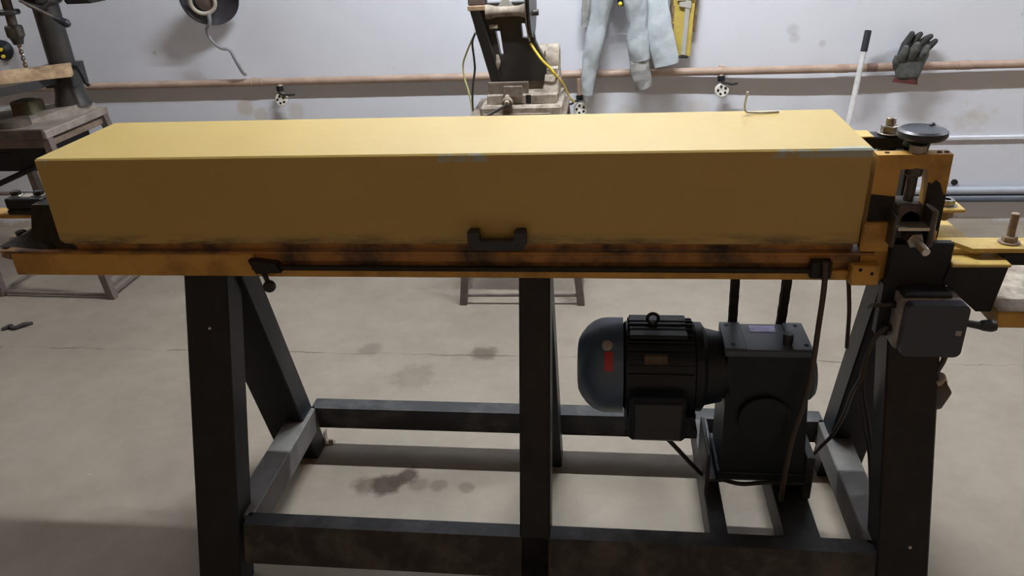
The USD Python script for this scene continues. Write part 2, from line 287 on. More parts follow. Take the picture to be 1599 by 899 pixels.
def spline(P, n=8):
    P = np.asarray(P, float); Q = np.vstack([2*P[0]-P[1], P, 2*P[-1]-P[-2]]); out = []
    for i in range(1, len(Q)-2):
        for t in np.linspace(0, 1, n, endpoint=False):
            a, b, c, d = Q[i-1:i+3]; out.append(.5*((2*b)+(-a+c)*t+(2*a-5*b+4*c-d)*t*t+(-a+3*b-3*c+d)*t**3))
    return np.array(out+[P[-1]])
def tube(P, r, n=10, smooth=8, flat=None):
    P = spline(P, smooth) if smooth and len(P) > 2 else np.asarray(P, float); k = len(P); r = np.interp(np.linspace(0, 1, k), np.linspace(0, 1, np.size(r)), np.atleast_1d(r)) if np.size(r) > 1 else np.full(k, float(r))
    T = np.gradient(P, axis=0); T /= np.linalg.norm(T, axis=1, keepdims=True)+1e-12; u = frame(T[0])[0]; V = []
    for i in range(k):
        u = u-T[i]*(u@T[i]); u /= np.linalg.norm(u); w = np.cross(T[i], u); a = np.arange(n)*2*math.pi/n
        V.append(P[i]+r[i]*(np.cos(a)[:, None]*u+np.sin(a)[:, None]*w))
    V = np.vstack(V+[P[:1], P[-1:]]); Fc = []
    for i in range(k-1):
        for j in range(n):
            a, b, c, d = i*n+j, i*n+(j+1) % n, (i+1)*n+(j+1) % n, (i+1)*n+j; Fc += [(a, b, c), (a, c, d)]
    for j in range(n): Fc += [(k*n, (j+1) % n, j), (k*n+1, (k-1)*n+j, (k-1)*n+(j+1) % n)]
    t = trimesh.Trimesh(V, Fc, process=False); t.fix_normals(); return t
def torus(c, axis, R, r, n=32, k=12):
    a = np.linspace(0, 2*math.pi, k, endpoint=False); pr = [(R+r*math.cos(t), r*math.sin(t)) for t in a]; return lathe(pr+[pr[0]], c, axis, n)
def mani(mesh): t = tm(mesh); t.merge_vertices(); return m3.Manifold(m3.Mesh(t.vertices.astype(np.float32), t.faces.astype(np.uint32)))
def cut(a, *bs):
    r = mani(a)
    for b in bs: r = r - mani(b)
    return tm(r)
def sph(c, r): t = trimesh.creation.icosphere(2, r); t.apply_translation(c); return t
def stud(t, p, axis, L, r, nut_at=0.0, nut=True, m='steel', name='stud'):
    p = np.asarray(p, float); u = np.asarray(axis, float)/np.linalg.norm(axis)
    s = obj(name, cyl(p, p+u*L, r, 14), m, t)
    if nut:
        obj('nut', hexnut(p+u*nut_at, p+u*(nut_at+r*1.5), r*1.85), m, s, smooth=20); obj('washer', cyl(p+u*(nut_at-.003), p+u*nut_at, r*2.5, 20), m, s)
    return s

WY = 2.34
ROOM_H = 3.6
# ------------------------------------------------------------------ the setting
struct('floor', box(-4.5, 7.0, -3.5, WY, -.15, 0, .0), 'floor')
struct('wall_back', box(-4.5, 7.0, WY, WY+.2, -.15, ROOM_H, .0), 'wall')
struct('wall_left', box(-4.7, -4.5, -3.7, WY+.2, -.15, ROOM_H, .0), 'far_wall')
struct('wall_right', box(7.0, 7.2, -3.7, WY+.2, -.15, ROOM_H, .0), 'far_wall')
struct('wall_front', box(-4.7, 7.2, -3.7, -3.5, -.15, ROOM_H, .0), 'far_wall')
struct('ceiling', box(-4.7, 7.2, -3.7, WY+.2, ROOM_H, ROOM_H+.1, .0), 'ceiling_m')
# rendered ledge low on the wall, right of the machine
struct('trim_1', box(2.35, 7.0, WY-.014, WY+.01, .452, .472, .004), 'wall')

# the lamps hang above the picture
for i, (lx, ly, lz, ln, pw) in enumerate(LAMPS):
    M[f'tube_glow_{i}'] = usdkit.material(stage, f'{LK}/tube_glow_{i}', {'e': ('emission', {'color': (0.95, 0.985, 1.0), 'strength': pw})}, [], surface='e.emission')
    lamp = thing('tube_light', ('fluorescent batten lamp hanging above the machine, out of the frame', 'fluorescent batten lamp hanging far to the right, out of the frame', 'fluorescent batten lamp hanging far to the left, out of the frame')[i], 'lamp', (lx, ly, lz))
    hl = ln/2
    obj('glowing_tube', cyl((lx-hl, ly, lz), (lx+hl, ly, lz), .018, 16), f'tube_glow_{i}', lamp)
    obj('housing', box(lx-hl-.05, lx+hl+.05, ly-.03, ly+.03, lz+.035, lz+.085), 'lamp_metal', lamp)
    for sg_ in (-1, 1):
        obj('end_cap', box(lx+sg_*(hl+.015)-.014, lx+sg_*(hl+.015)+.014, ly-.022, ly+.022, lz-.022, lz+.036), 'lamp_metal', lamp)
        obj('hanger', cyl((lx+sg_*.25, ly, lz+.08), (lx+sg_*.25, ly, ROOM_H), .005, 8), 'lamp_metal', lamp)

# ------------------------------------------------------------------ black stand
ZB = .795
fy = lambda z: .02+.3624*(z-ZB)          # front leg plane
ry = lambda z: .133-.3057*(z-ZB)         # rear leg plane (its front face)
def lean(fn, x0, x1, z0, z1, d, c=.004):
    """bar whose front face follows fn(z), d deep"""
    P = []
    for z, sz in ((z0, 1), (z1, -1)):
        for x, sx in ((x0, 1), (x1, -1)):
            P += [(x+sx*c, fn(z), z), (x, fn(z)+c, z), (x+sx*c, fn(z)+d, z), (x, fn(z)+d-c, z)]
    return hull(P)
st = thing('machine_stand', 'black welded steel trestle stand under the yellow machine', 'stand', (1.2, .06, 0))
for x0, x1 in ((.292, .419), (1.141, 1.216), (1.985, 2.100)):
    zt = ZB+.008 if x0 < 1.9 else .80
    lg = obj('front_leg', lean(fy, x0, x1-(.012 if x0 < 1 else 0), .0, zt, .085), 'black', st)
    xr = (x0, x1) if x0 < 1 or x0 > 1.9 else (1.141, 1.213)
    obj('rear_leg', lean(lambda z: ry(z)-.075, xr[0], xr[1], .0, ZB+.008, .085), 'black', st)
obj('front_rail', lean(fy, .419, 1.985, .088, .186, .045), 'black_dusty', st)
obj('rear_rail', lean(ry, .419, 1.985, .090, .186, .055), 'black_dusty', st)
for x0, x1 in ((.36, .432), (1.970, 2.042)):
    obj('side_rail', cut(box(x0, x1, fy(.14)+.048, ry(.14)-.002, .105, .186), box(x0+.012 if x0 < 1 else x0+.006, x1-.006 if x0 < 1 else x1-.012, -.3, .5, .08, .172, .001)), 'rail_worn', st)
obj('mounting_plate', box(1.958, 2.085, -.028, -.006, .775, .902), 'black', st)
# cross channels carrying the gearmotor
for x0, x1 in ((1.607, 1.650), (1.785, 1.868)):
    obj('cross_channel', box(x0, x1, fy(.14)+.048, ry(.14)-.002, .10, .185), 'black_dusty', st)
for x0, x1 in ((1.606, 1.638), (1.850, 1.872)):
    obj('bolt_plate', box(x0, x0+.010 if x0 < 1.7 else x1, -.02, .15, .185, .315), 'black_dusty', st)
    obj('bolt_plate', box(x0, x1+.012 if x0 < 1.7 else x1, -.02, .15, .228, .238) if x0 < 1.7 else box(1.82, x1, -.02, .15, .228, .238), 'black_dusty', st)
for p in ((.345, -.018, .60), (2.065, -.192, .2)):
    pass
for p, fn in ((.356, .668), (2.062, .172)):
    pass
obj('rivet', cyl((.356, fy(.668)+.003, .668), (.356, fy(.668)-.003, .668), .004, 10), 'zinc', st)
obj('rivet', cyl((2.056, fy(.205)+.003, .205), (2.056, fy(.205)-.003, .205), .004, 10), 'zinc', st)
# floor clip bolted beside the rear left foot
cl = thing('floor_clip', 'small pale bent clip bolted to the floor beside the rear left foot of the stand', 'clip', (.433, .385, 0))
obj('plate', box(.419, .447, .372, .398, 0, .004), 'dust_brown', cl)
obj('upright', box(.419, .423, .372, .398, .003, .050, .002), 'ring_beige', cl)
obj('bolt', hexnut((.436, .385, .004), (.436, .385, .013), .0075), 'rust', cl)

# ------------------------------------------------------------------ yellow bed and end frames
bed = thing('rolling_machine', 'yellow sheet metal rolling machine bed with end frames and handwheel', 'machine', (1.0, .15, .795))
ZT = .866
obj('front_beam', prism([(0, .808), (.012, .808), (.012, ZT), (.0, ZT)], 'x', .505, 1.882), 'yellow_grease', bed)
obj('beam_end', box(-.135, .505, -.014, .03, .807, ZT), 'yellow_dull', bed)
obj('lower_lip', box(.505, 1.882, -.012, .004, .806, .829, .002), 'yellow_dull', bed)
obj('upper_lip', box(.505, 1.90, -.010, .004, .845, .866, .002), 'yellow_grease', bed)
obj('rear_beam', box(.37, 1.95, .27, .31, .807, ZT), 'yellow_dull', bed)
for x0, x1, y1 in ((-.135, -.06, .205), (1.89, 1.95, .27)):
    obj('end_beam', box(x0, x1, .03, y1, .807, ZT), 'yellow_dull', bed)
for x0, x1 in ((.37, .45), (1.13, 1.23)):
    obj('cross_beam', box(x0, x1, .03, .27, .807, .84), 'yellow_dull', bed)
obj('bed_top', prism([(-.15, -.012), (1.93, -.012), (1.93, .31), (.37, .31), (.37, .205), (-.15, .205)], 'z', ZT, .872), 'yellow_grease', bed)
obj('square_tube_end', cut(box(1.882, 1.942, -.03, .02, .801, .849), box(1.925, 1.96, -.024, .014, .807, .843, .001)), 'yellow_dull', bed)
for p in ((1.925, -.030, .831), (1.90, -.03, .84)):
    obj('screw_hole', cyl(p, (p[0], p[1]-.0012, p[2]), .004, 10), 'hole_black', bed)
# release rod with brackets and ball knob
rod = obj('release_rod', cyl((.50, -.020, .834), (1.835, -.020, .833), .0065, 10), 'grease', bed)
obj('rod_bracket', hull([(.498, -.034, .858), (.565, -.034, .850), (.575, -.034, .826), (.512, -.034, .824), (.498, -.010, .858), (.565, -.010, .850), (.575, -.010, .826), (.512, -.010, .824)]), 'grease', bed)
obj('rod_bracket', box(1.795, 1.84, -.032, -.010, .818, .860), 'grease', bed)
lv = obj('lever', cyl((.522, -.022, .835), (.534, -.026, .800), .006, 12), 'grease', bed)
obj('ball_knob', sph((.537, -.028, .788), .0155), 'rubber', lv)
# right-hand portal frame
def portal(y0, y1, t, m):
    pr = ([(1.905, .80), (2.058, .80), (2.056, 1.089), (1.907, 1.089)], [[(1.957, .90), (1.957, 1.058), (2.010, 1.058), (2.016, 1.02), (2.016, .90)]])
    return obj('end_frame', prism(pr, 'y', y0, y1), m, t)
pf = portal(.0, .032, bed, 'yellow_dull')
for x0 in (.02, 1.872):
    obj('roller_plate', box(x0, x0+.014, .015, .175, .872, 1.078), 'black', bed)
# greased lower half of the portal, a film on the paint
obj('grease_patch', hull([(1.906, -.0025, 1.004), (1.955, -.0025, .998), (1.957, -.0025, .945), (1.906, -.0025, .942), (1.906, .0, 1.004), (1.955, .0, .998), (1.957, .0, .945), (1.906, .0, .942)]), 'grease', pf)
obj('grease_patch', prism([(2.017, .918), (2.0565, .905), (2.0565, 1.0), (2.05, 1.004), (2.04, 1.028), (2.031, 1.034), (2.024, 1.026), (2.017, 1.03)], 'y', -.0025, .0), 'grease', pf)
obj('slide_block', box(1.898, 1.958, -.014, .0, .875, .943), 'yellow_dull', bed)
obj('slide_block', box(2.004, 2.050, -.014, .0, .868, .925), 'yellow_dull', bed)
# sliding bearing block with screw
bb = obj('bearing_block', box(1.961, 2.012, -.012, .045, .905, .985), 'dark_steel', bed)
obj('bearing_cap', cyl((1.990, -.012, .950), (1.990, -.006, .950), .02, 20), 'dark_steel', bb)
obj('clamp_plate', box(1.956, 2.026, -.048, -.010, .938, .946, .001), 'zinc', bb)
obj('guide_rail', box(2.018, 2.030, -.05, .0, .90, .985), 'dark_steel', bb)
obj('guide_rail', box(1.946, 1.954, -.05, .0, .90, .970), 'dark_steel', bb)
obj('lock_stud', cyl((1.994, -.012, .918), (2.006, -.085, .905), .009, 14), 'zinc', bb)
obj('lock_nut', hexnut((1.995, -.02, .917), (1.9985, -.042, .913), .019), 'steel', bb)
sc = obj('adjusting_screw', cyl((1.988, .016, .985), (1.992, .016, 1.088), .0105, 18), 'dark_steel', bed)
obj('screw_collar', cyl((1.988, .016, 1.040), (1.990, .016, 1.060), .018, 18), 'dark_steel', sc)
obj('screw_nut', hexnut((1.99, .016, 1.089), (1.99, .016, 1.106), .017), 'steel', sc)
# handwheel above the portal
hw = obj('handwheel', lathe([(.012, 1.092-1.11), (.018, -.015), (.016, .004), (.022, .012), (.036, .010), (.040, .004), (.046, .003), (.050, .009), (.049, .018), (.043, .022), (.036, .019), (.022, .017), (.0, .017)], (2.004, .045, 1.110), (0, 0, 1), 36), 'plastic_dark', bed)
obj('wheel_hub', cyl((1.992, .040, 1.090), (2.0, .045, 1.115), .026, 24), 'black', hw)
obj('wheel_knob', sph((2.034, .078, 1.127), .009), 'plastic_dark', hw)
# cross bar from behind the cover to the handwheel
cb = obj('cross_bar', box(1.83, 2.035, .125, .175, 1.064, 1.092), 'black', bed)
obj('paint_patch', box(1.83, 1.935, .123, .177, 1.091, 1.0945, .001), 'yellow_clean', cb)
stud(bed, (1.974, .15, 1.045), (0, 0, 1), .085, .0105, .052)
obj('stud_nut', hexnut((1.974, .15, 1.045), (1.974, .15, 1.063), .019), 'dark_steel', bed)
obj('bar_post', box(2.005, 2.035, .10, .19, .87, 1.064), 'black', bed)
for p in ((1.93, .016, 1.089), (2.034, .016, 1.089), (2.048, .016, 1.089)):
    obj('cap_screw', cyl(p, (p[0], p[1], p[2]+.0018), .005, 12), 'hole_black', bed)
# rollers running under the cover between the end frames
for y, z in ((.06, .965), (.13, .965), (.095, 1.04)):
    obj('roller', cyl((.02, y, z), (1.886, y, z), .030, 28), 'steel', bed)
# right rear bracket with bolt
obj('yellow_lug', box(2.050, 2.150, .100, .155, .922, .930, .002), 'yellow_clean', bed)
stud(bed, (2.118, .130, .895), (0, 0, 1), .050, .009, .0365)
obj('stud_nut', hexnut((2.118, .130, .902), (2.118, .130, .921), .018), 'rust', bed)
# left-hand bearing pedestal
lp = obj('pedestal', hull([(-.078, .04, .975), (.0, .04, .975), (-.078, .13, .975), (.0, .13, .975), (-.092, .015, .872), (.04, .0, .872), (-.092, .16, .872), (.04, .16, .872)]), 'grease', bed)
obj('grease_heap', hull([(-.19, .02, .870), (-.19, .12, .870), (-.06, .0, .872), (-.06, .16, .872), (-.10, .03, .905), (-.06, .05, .93), (-.02, .0, .872), (-.12, .1, .90)]), 'grease', bed)
obj('base_plate', prism([(-.215, .10), (-.175, .005), (-.137, -.011), (-.137, .16), (-.2, .16)], 'z', .848, .866), 'yellow_grease', bed)
obj('hex_head', hexnut((-.135, .045, .89), (-.135, .045, .904), .013), 'grease', bed)
arm = obj('side_arm', box(-.36, -.060, .075, .125, .925, .938), 'yellow_dull', bed)
blk = obj('top_block', box(-.175, -.075, .07, .13, .952, .980), 'black', bed)
for x in (-.160, -.096):
    b = obj('cap_bolt', hexnut((x, .10, .980), (x, .10, .992), .0125), 'grease', blk); obj('washer', cyl((x, .10, .9795), (x, .10, .982), .016, 16), 'steel', b)
obj('clamp_plate', box(-.172, -.07, .065, .13, .938, .952), 'grease', bed)
obj('label_plate', box(-.142, -.112, .085, .115, .980, .981, .0003), 'table_grey', blk)

# ------------------------------------------------------------------ yellow cover
H0, H1, LX, DY = .888, 1.1036, 1.9, .3438
def cover_mesh():
    import shapely.geometry as sg
    out = sg.box(0, 0, LX, DY).buffer(-.006).buffer(.006, 6); inn = out.buffer(-.003)
    import trimesh.creation as tc
    ccw = lambda p: np.array(sg.polygon.orient(p, 1.0).exterior.coords)[:-1]
    o = m3.CrossSection([ccw(out)]); i = m3.CrossSection([ccw(inn)])
    a = m3.Manifold.extrude(o, H1-H0-.004).translate((0, 0, H0)); top = m3.Manifold.hull(m3.Manifold.extrude(o, .001).translate((0, 0, H1-.005)) + m3.Manifold.extrude(o.offset(-.004, m3.JoinType.Round), .0005).translate((0, 0, H1-.0005)))
    b = m3.Manifold.extrude(i, H1-H0-.003).translate((0, 0, H0-.0005))
    r = (a+top)-b
    # rounded lower left corner of the front sheet, and the open end notches
    n = m3.Manifold.cube((.05, .2, .05)).translate((-.03, -.1, H0-.03)) - m3.Manifold.cylinder(.4, .02, .02, 32).rotate((90, 0, 0)).translate((.02, .15, H0+.02))
    # the back is open below its rim
    return tm(r-n-m3.Manifold.cube((LX-.03, .02, .16)).translate((.015, DY-.012, H0-.001)))
cov = thing('machine_cover', 'long yellow painted sheet steel cover lying over the rollers, black grab handle on its front', 'cover', (.95, .17, H0))
cm = cover_mesh().subdivide_to_size(.12) if False else cover_mesh()
obj('cover_shell', cm, 'cover', cov, smooth=40)
obj('inner_hem', box(.03, LX-.012, .004, .010, .873, .90, .001), 'yellow_grease', cov)
# handle: U-shaped plastic pull
hp = [(1.034, .928), (1.061, .928), (1.061, .911), (1.066, .907), (1.135, .907), (1.141, .911), (1.141, .928), (1.169, .928), (1.169, .900), (1.157, .885), (1.046, .885), (1.034, .900)]
hd = obj('grab_handle', prism(hp, 'y', -.032, -.012), 'plastic_dark', cov)
for x in (1.0475, 1.155):
    obj('handle_foot', box(x-.0125, x+.0125, -.014, .001, .906, .929), 'plastic_dark', hd)
obj('rear_hinge', cyl((.2, DY+.006, 1.055), (.32, DY+.006, 1.055), .006, 12), 'steel', cov)
obj('rear_hinge', cyl((1.58, DY+.006, 1.055), (1.70, DY+.006, 1.055), .006, 12), 'steel', cov)

# ------------------------------------------------------------------ right-hand guide arm
ga = thing('guide_arm', 'yellow slotted guide arm with a tall threaded stud, jutting out right of the machine', 'bracket', (2.15, .03, .74))
obj('gusset', prism([(2.075, .812), (2.082, .850), (2.200, .848), (2.186, .742), (2.155, .742)], 'y', -.032, .02), 'black', ga)
obj('top_plate', box(2.085, 2.205, -.034, .035, .848, .856, .002), 'yellow_clean', ga)
obj('incline_plate', hull([(2.062, .02, .868), (2.165, .02, .868), (2.062, .21, .885), (2.13, .21, .885), (2.062, .02, .856), (2.165, .02, .856), (2.062, .21, .872), (2.13, .21, .872)]), 'yellow_clean', ga)
obj('slot_bar', cut(hull([(2.105, .045, .868), (2.135, .0, .868), (2.50, .0, .868), (2.50, .062, .868), (2.115, .062, .868), (2.105, .045, .878), (2.135, .0, .878), (2.50, .0, .878), (2.50, .062, .878), (2.115, .062, .878)]), box(2.265, 2.46, .018, .040, .84, .9, .001)), 'yellow_clean', ga)
obj('under_bar', box(2.20, 2.50, .0, .05, .838, .868), 'black', ga)
stud(ga, (2.222, .035, .868), (0, 0, 1), .078, .0085, .013, m='rust')
obj('washer', cyl((2.222, .035, .878), (2.222, .035, .882), .022, 22), 'rust', ga)
obj('arm_bracket', box(2.192, 2.204, -.01, .06, .752, .848), 'yellow_dull', ga)
fpl = obj('foot_plate', box(2.190, 2.55, -.055, .20, .713, .750), 'yellow_dull', ga)
obj('dust_layer', box(2.193, 2.55, -.05, .195, .750, .7525, .001), 'dust_beige', fpl)
obj('grease_lump', sph((2.135, .055, .868), .016).apply_transform(np.diag([1, 1, .6, 1.])).apply_translation((0, 0, .347)), 'grease', ga)

# ------------------------------------------------------------------ gear motor
gm = thing('gear_motor', 'dark blue electric gear motor bolted between the right legs of the stand', 'motor', (1.56, .065, .186))
AX, AZ = .065, .527
mx = lambda prof, x: lathe(prof, (x, AX, AZ), (1, 0, 0), 40)
fan = obj('fan_cover', mx([(0, 0), (.050, 0), (.064, .002), (.080, .010), (.098, .024), (.111, .040), (.118, .056), (.121, .074), (.121, .113), (.113, .113), (.113, .1), (0, .1)], 1.278), 'blue_fan', gm)
obj('inspection_sticker', lathe([(0.1215, 0), (.1222, 0), (.1222, .0), (.1215, .0)], (1.36, AX, AZ), (1, 0, 0), 8) if False else hull([(1.345+dx_, AX-.1222*math.cos(t_)+dy_, AZ+.1222*math.sin(t_)) for t_ in np.linspace(.42, .80, 6) for dx_ in (0, .021) for dy_ in (0, .004)]), 'red', fan)
obj('seal_sticker', hull([(1.352+.013*math.cos(a_), AX-.1224*math.cos(.93+.106*math.sin(a_))+dy_, AZ+.1224*math.sin(.93+.106*math.sin(a_))) for a_ in np.linspace(0, 6.1, 14) for dy_ in (0, .004)]), 'grey_paper', fan)
obj('motor_body', [mx([(0, 0), (.106, 0), (.112, .006), (.112, .170), (.105, .177), (0, .177)], 1.392)], 'blue_dark', gm)
for k in range(15):
    a = math.radians(20+k*10); cyy, czz = AX-math.cos(a)*.113, AZ+math.sin(a)*.113
    b_ = box(1.402, 1.560, -.0025, .0025, -.006, .008, .001); b_.apply_transform(trimesh.transformations.rotation_matrix(math.pi/2-a, (1, 0, 0))); b_.apply_translation((0, cyy, czz)); obj('cooling_fin', b_, 'blue_dark', gm)
obj('end_bell', mx([(0, 0), (.112, 0), (.112, .018), (.097, .028), (.088, .068), (.070, .072), (0, .072)], 1.565), 'blue_dark', gm)
obj('adapter_flange', mx([(0, 0), (.078, 0), (.078, .02), (0, .02)], 1.628), 'blue_dark', gm)
obj('top_rib', box(1.405, 1.545, AX-.055, AX+.055, .632, .644), 'blue_dark', gm)
eye = obj('eye_bolt', torus((1.463, AX, .662), (0, 1, 0), .0135, .0042, 24, 10), 'black', gm)
obj('eye_shank', cyl((1.463, AX, .64), (1.463, AX, .651), .009, 14), 'black', eye)
obj('terminal_box', box(1.406, 1.540, AX-.150, AX-.09, .400, .525, .008), 'blue_dark', gm)
obj('terminal_lid', box(1.418, 1.529, AX-.156, AX-.148, .411, .514, .004), 'plastic_dark', gm)
obj('motor_foot', prism([(1.397, .378), (1.575, .378), (1.575, .398), (1.560, .412), (1.560, .425), (1.570, .44), (1.402, .44), (1.412, .425), (1.412, .412), (1.397, .398)], 'y', AX-.10, AX+.10), 'blue_dark', gm)
obj('junction_plate', box(1.440, 1.495, AX-.098, AX-.085, .585, .612, .001), 'wood_dark', gm)
# gearbox
gb = obj('gearbox_body', hull([(1.640, .0, .596), (1.830, .0, .596), (1.640, .13, .596), (1.830, .13, .596), (1.641, -.012, .36), (1.838, -.012, .36), (1.641, .142, .36), (1.838, .142, .36), (1.641, -.012, .255), (1.850, -.012, .255), (1.641, .142, .255), (1.850, .142, .255)]), 'blue_dark', gm)
obj('gearbox_lid', box(1.632, 1.834, -.003, .130, .596, .616), 'gear_blue', gm)
for x0, x1 in ((1.632, 1.682), (1.787, 1.834)):
    obj('lid_pad', box(x0, x1, -.003, .130, .616, .620, .0015), 'gear_blue', gm)
for p in ((1.648, .113), (1.652, .018), (1.815, .113), (1.822, .018)):
    obj('bolt_hole', cyl((p[0], p[1], .619), (p[0], p[1], .6208), .0055, 14), 'hole_black', gm)
obj('nameplate', box(1.702, 1.765, .085, .118, .616, .6175, .0005), 'nameplate', gm, label='violet metal rating plate on top of the gearbox')
fp = obj('filler_plug', cyl((1.782, .035, .616), (1.782, .035, .642), .0125, 18), 'plastic_dark', gm)
obj('output_cover', lathe([(0, 0), (.062, 0), (.062, .012), (.052, .022), (0, .022)], (1.834, .055, .515), (1, 0, 0), 32), 'gear_blue', gm)
for k in range(6):
    a = k*math.pi/3+.3; c_ = (1.846, .055+.053*math.cos(a), .515+.053*math.sin(a)); obj('cover_screw', hexnut(c_, (c_[0]+.006, c_[1], c_[2]), .006), 'black', gm)
obj('round_boss', cyl((1.735, -.012, .43), (1.735, -.022, .43), .062, 36), 'blue_dark', gm)
obj('gearbox_foot', box(1.632, 1.856, -.018, .150, .238, .262), 'blue_dark', gm)
for x in (1.652, 1.835):
    obj('foot_bolt', hexnut((x, .0, .262), (x, .0, .272), .011), 'dark_steel', gm)
obj('sprocket_shaft', cyl((1.735, .14, .515), (1.735, .195, .515), .018, 18), 'steel', gm)
obj('sprocket', lathe([(0, 0), (.052, 0), (.056, .002), (.060, .004), (.056, .006), (.052, .008), (0, .008)], (1.733, .158, .515), (0, 1, 0), 24), 'grease', gm)

# ------------------------------------------------------------------ drive chain: two runs of links
ch = thing('drive_chain', 'greasy black roller chain running up from the gearbox into the machine', 'chain', (1.733, .162, .46))
def link(p, d, wide):
    d = np.asarray(d, float)/np.linalg.norm(d); L = .0195; hp_ = np.array(p)+d*L/2; lo_ = np.array(p)-d*L/2; parts = []
    o = .0085 if wide else .0060
    for s in (-1, 1):
        off = np.array([0, s*o, 0]); th = np.array([0, .0013, 0]); P = []
        u = np.cross(d, (0, 1, 0))
        for c_ in (lo_, hp_):
            for a in np.linspace(0, 2*math.pi, 9)[:-1]:
                q = c_+off+.0104*(math.cos(a)*d+math.sin(a)*u); P += [q-th, q+th]
        parts.append(hull(P))
    parts.append(cyl(lo_-np.array([0, .0095, 0]), lo_+np.array([0, .0095, 0]), .0058, 8, .0008))
    return trimesh.util.concatenate(parts)
for (xa, za, xb, zb) in ((1.6725, .535, 1.6655, .93), (1.790, .535, 1.800, .93)):
    a, b = np.array([xa, .162, za]), np.array([xb, .162, zb]); n_ = int(np.linalg.norm(b-a)/.0196)
    for k in range(n_+1):
        obj('link', link(a+(b-a)*k/n_, b-a, k % 2), 'grease', ch, smooth=20)
obj('link_bend', tube([(1.6725, .162, .535), (1.676, .162, .495), (1.70, .162, .466), (1.733, .162, .455), (1.766, .162, .466), (1.788, .162, .497), (1.790, .162, .535)], .0075, 8), 'grease', ch)

# ------------------------------------------------------------------ switch, plug and cables
sw = thing('switch_box', 'grey rotary switch box with side lever screwed to the front right leg', 'switch', (2.05, -.06, .66))
fyl = lambda z: fy(z)-.003
def chbox(x0, x1, y0, y1, z0, z1, r):
    o = m3.CrossSection([np.array([(x0, z0), (x1, z0), (x1, z1-.0), (x0, z1)])]).offset(-r, m3.JoinType.Miter).offset(r, m3.JoinType.Round, 2, 24)
    e = tm(m3.Manifold.extrude(o, y1-y0)); v = e.vertices.copy(); e.vertices = np.stack([v[:, 0], y1-v[:, 2], v[:, 1]], 1); e.fix_normals(); return e
bd = obj('switch_body', box(1.980, 2.105, -.075, -.006, .668, .792, .004), 'switch_side', sw)
obj('switch_lid', chbox(1.987, 2.112, -.100, -.074, .664, .790, .014), 'switch_grey', sw)
obj('back_bracket', box(1.955, 1.985, -.030, .0, .675, .806), 'black', sw)
obj('top_flap', box(1.985, 2.085, -.070, -.01, .790, .803), 'plastic_dark', sw)
for z in (.705, .764):
    obj('cable_gland', cyl((1.981, -.045, z), (1.972, -.045, z), .008, 14), 'hole_black', sw)
lev = obj('lever', tube([(2.105, -.075, .738), (2.130, -.078, .735), (2.145, -.08, .733), (2.152, -.08, .733), (2.168, -.08, .733), (2.178, -.08, .734)], [.007, .008, .0085, .0115, .014, .012], 14), 'plastic_dark', sw)
obj('logo_mark', box(2.092, 2.104, -.1008, -.0995, .718, .730, .0003), 'grey_paper', sw)
def cable(name, label, P, r, m, group=None):
    return tag(obj(name, tube(P, r, 10), m), label, 'cable', group)
cable('power_cable', 'short grey-brown lead hanging from the switch box down to the loose plug', [(2.107, -.045, .667), (2.108, -.045, .645), (2.106, -.044, .62), (2.100, -.042, .595), (2.098, -.042, .578)], .0062, 'cable_brown')
pl = thing('power_plug', 'brown and pale plug dangling on its lead beside the front right leg', 'plug', (2.103, -.042, .50))
obj('plug_body', hull([tuple(v) for v in np.vstack([cyl((2.085, -.042, .535), (2.125, -.042, .560), .026, 14).vertices, cyl((2.09, -.042, .513), (2.118, -.042, .518), .024, 12).vertices])]), 'plug_dark', pl)
obj('plug_collar', cyl((2.108, -.042, .558), (2.099, -.042, .578), .020, 16), 'plug_pale', pl)
obj('plug_band', cyl((2.07, -.055, .545), (2.092, -.058, .536), .012, 14), 'plug_pale', pl)
for s in (0, 1):
    obj('plug_pin', cyl((2.088+.022*s, -.042, .514), (2.086+.022*s, -.042, .496), .0035, 10), 'steel', pl)
cable('motor_cable', 'thin black cable drooping from under the motor across the cross channels', [(1.468, -.02, .402), (1.474, -.01, .388), (1.495, .0, .362), (1.537, .005, .309), (1.580, .03, .240), (1.615, .050, .1925), (1.663, .036, .1925), (1.711, .028, .188), (1.795, .036, .1925), (1.86, .03, .192)], .0058, 'rubber')
cable('hanging_cable', 'brown cable hanging from the bed in front of the gearbox', [(1.822, -.036, .862), (1.826, -.04, .80), (1.826, -.04, .70), (1.824, -.045, .60), (1.815, -.05, .50), (1.800, -.055, .42), (1.792, -.06, .33), (1.790, -.06, .25), (1.795, -.045, .200)], .0062, 'cable_brown')
cable('side_cable', 'thin cable hanging from the square tube end behind the right rear leg', [(1.896, .05, .805), (1.904, .05, .776), (1.912, .05, .73), (1.920, .055, .68), (1.935, .08, .58)], .0048, 'cable_brown')
cable('switch_cable', 'black cable looping from the upper gland of the switch box to the rear leg', [(1.974, -.045, .764), (1.962, -.045, .763), (1.950, -.035, .757), (1.945, -.01, .745), (1.95, .03, .72)], .005, 'cable_brown')
cable('switch_cable', 'black cable falling from the lower gland of the switch box towards the gear motor', [(1.974, -.045, .705), (1.968, -.045, .703), (1.953, -.04, .675), (1.945, -.03, .62), (1.948, -.01, .55), (1.948, .03, .48), (1.955, .08, .38), (1.940, .10, .30), (1.925, .12, .25), (1.90, .13, .20)], .005, 'cable_brown')
cable('floor_cable', 'thin dark cable dropping to the right side rail, left one of a pair', [(1.950, .0, .56), (1.956, .0, .49), (1.972, .0, .42), (1.999, .0, .337), (2.018, .0, .24), (2.026, .0, .192)], .0042, 'rubber')
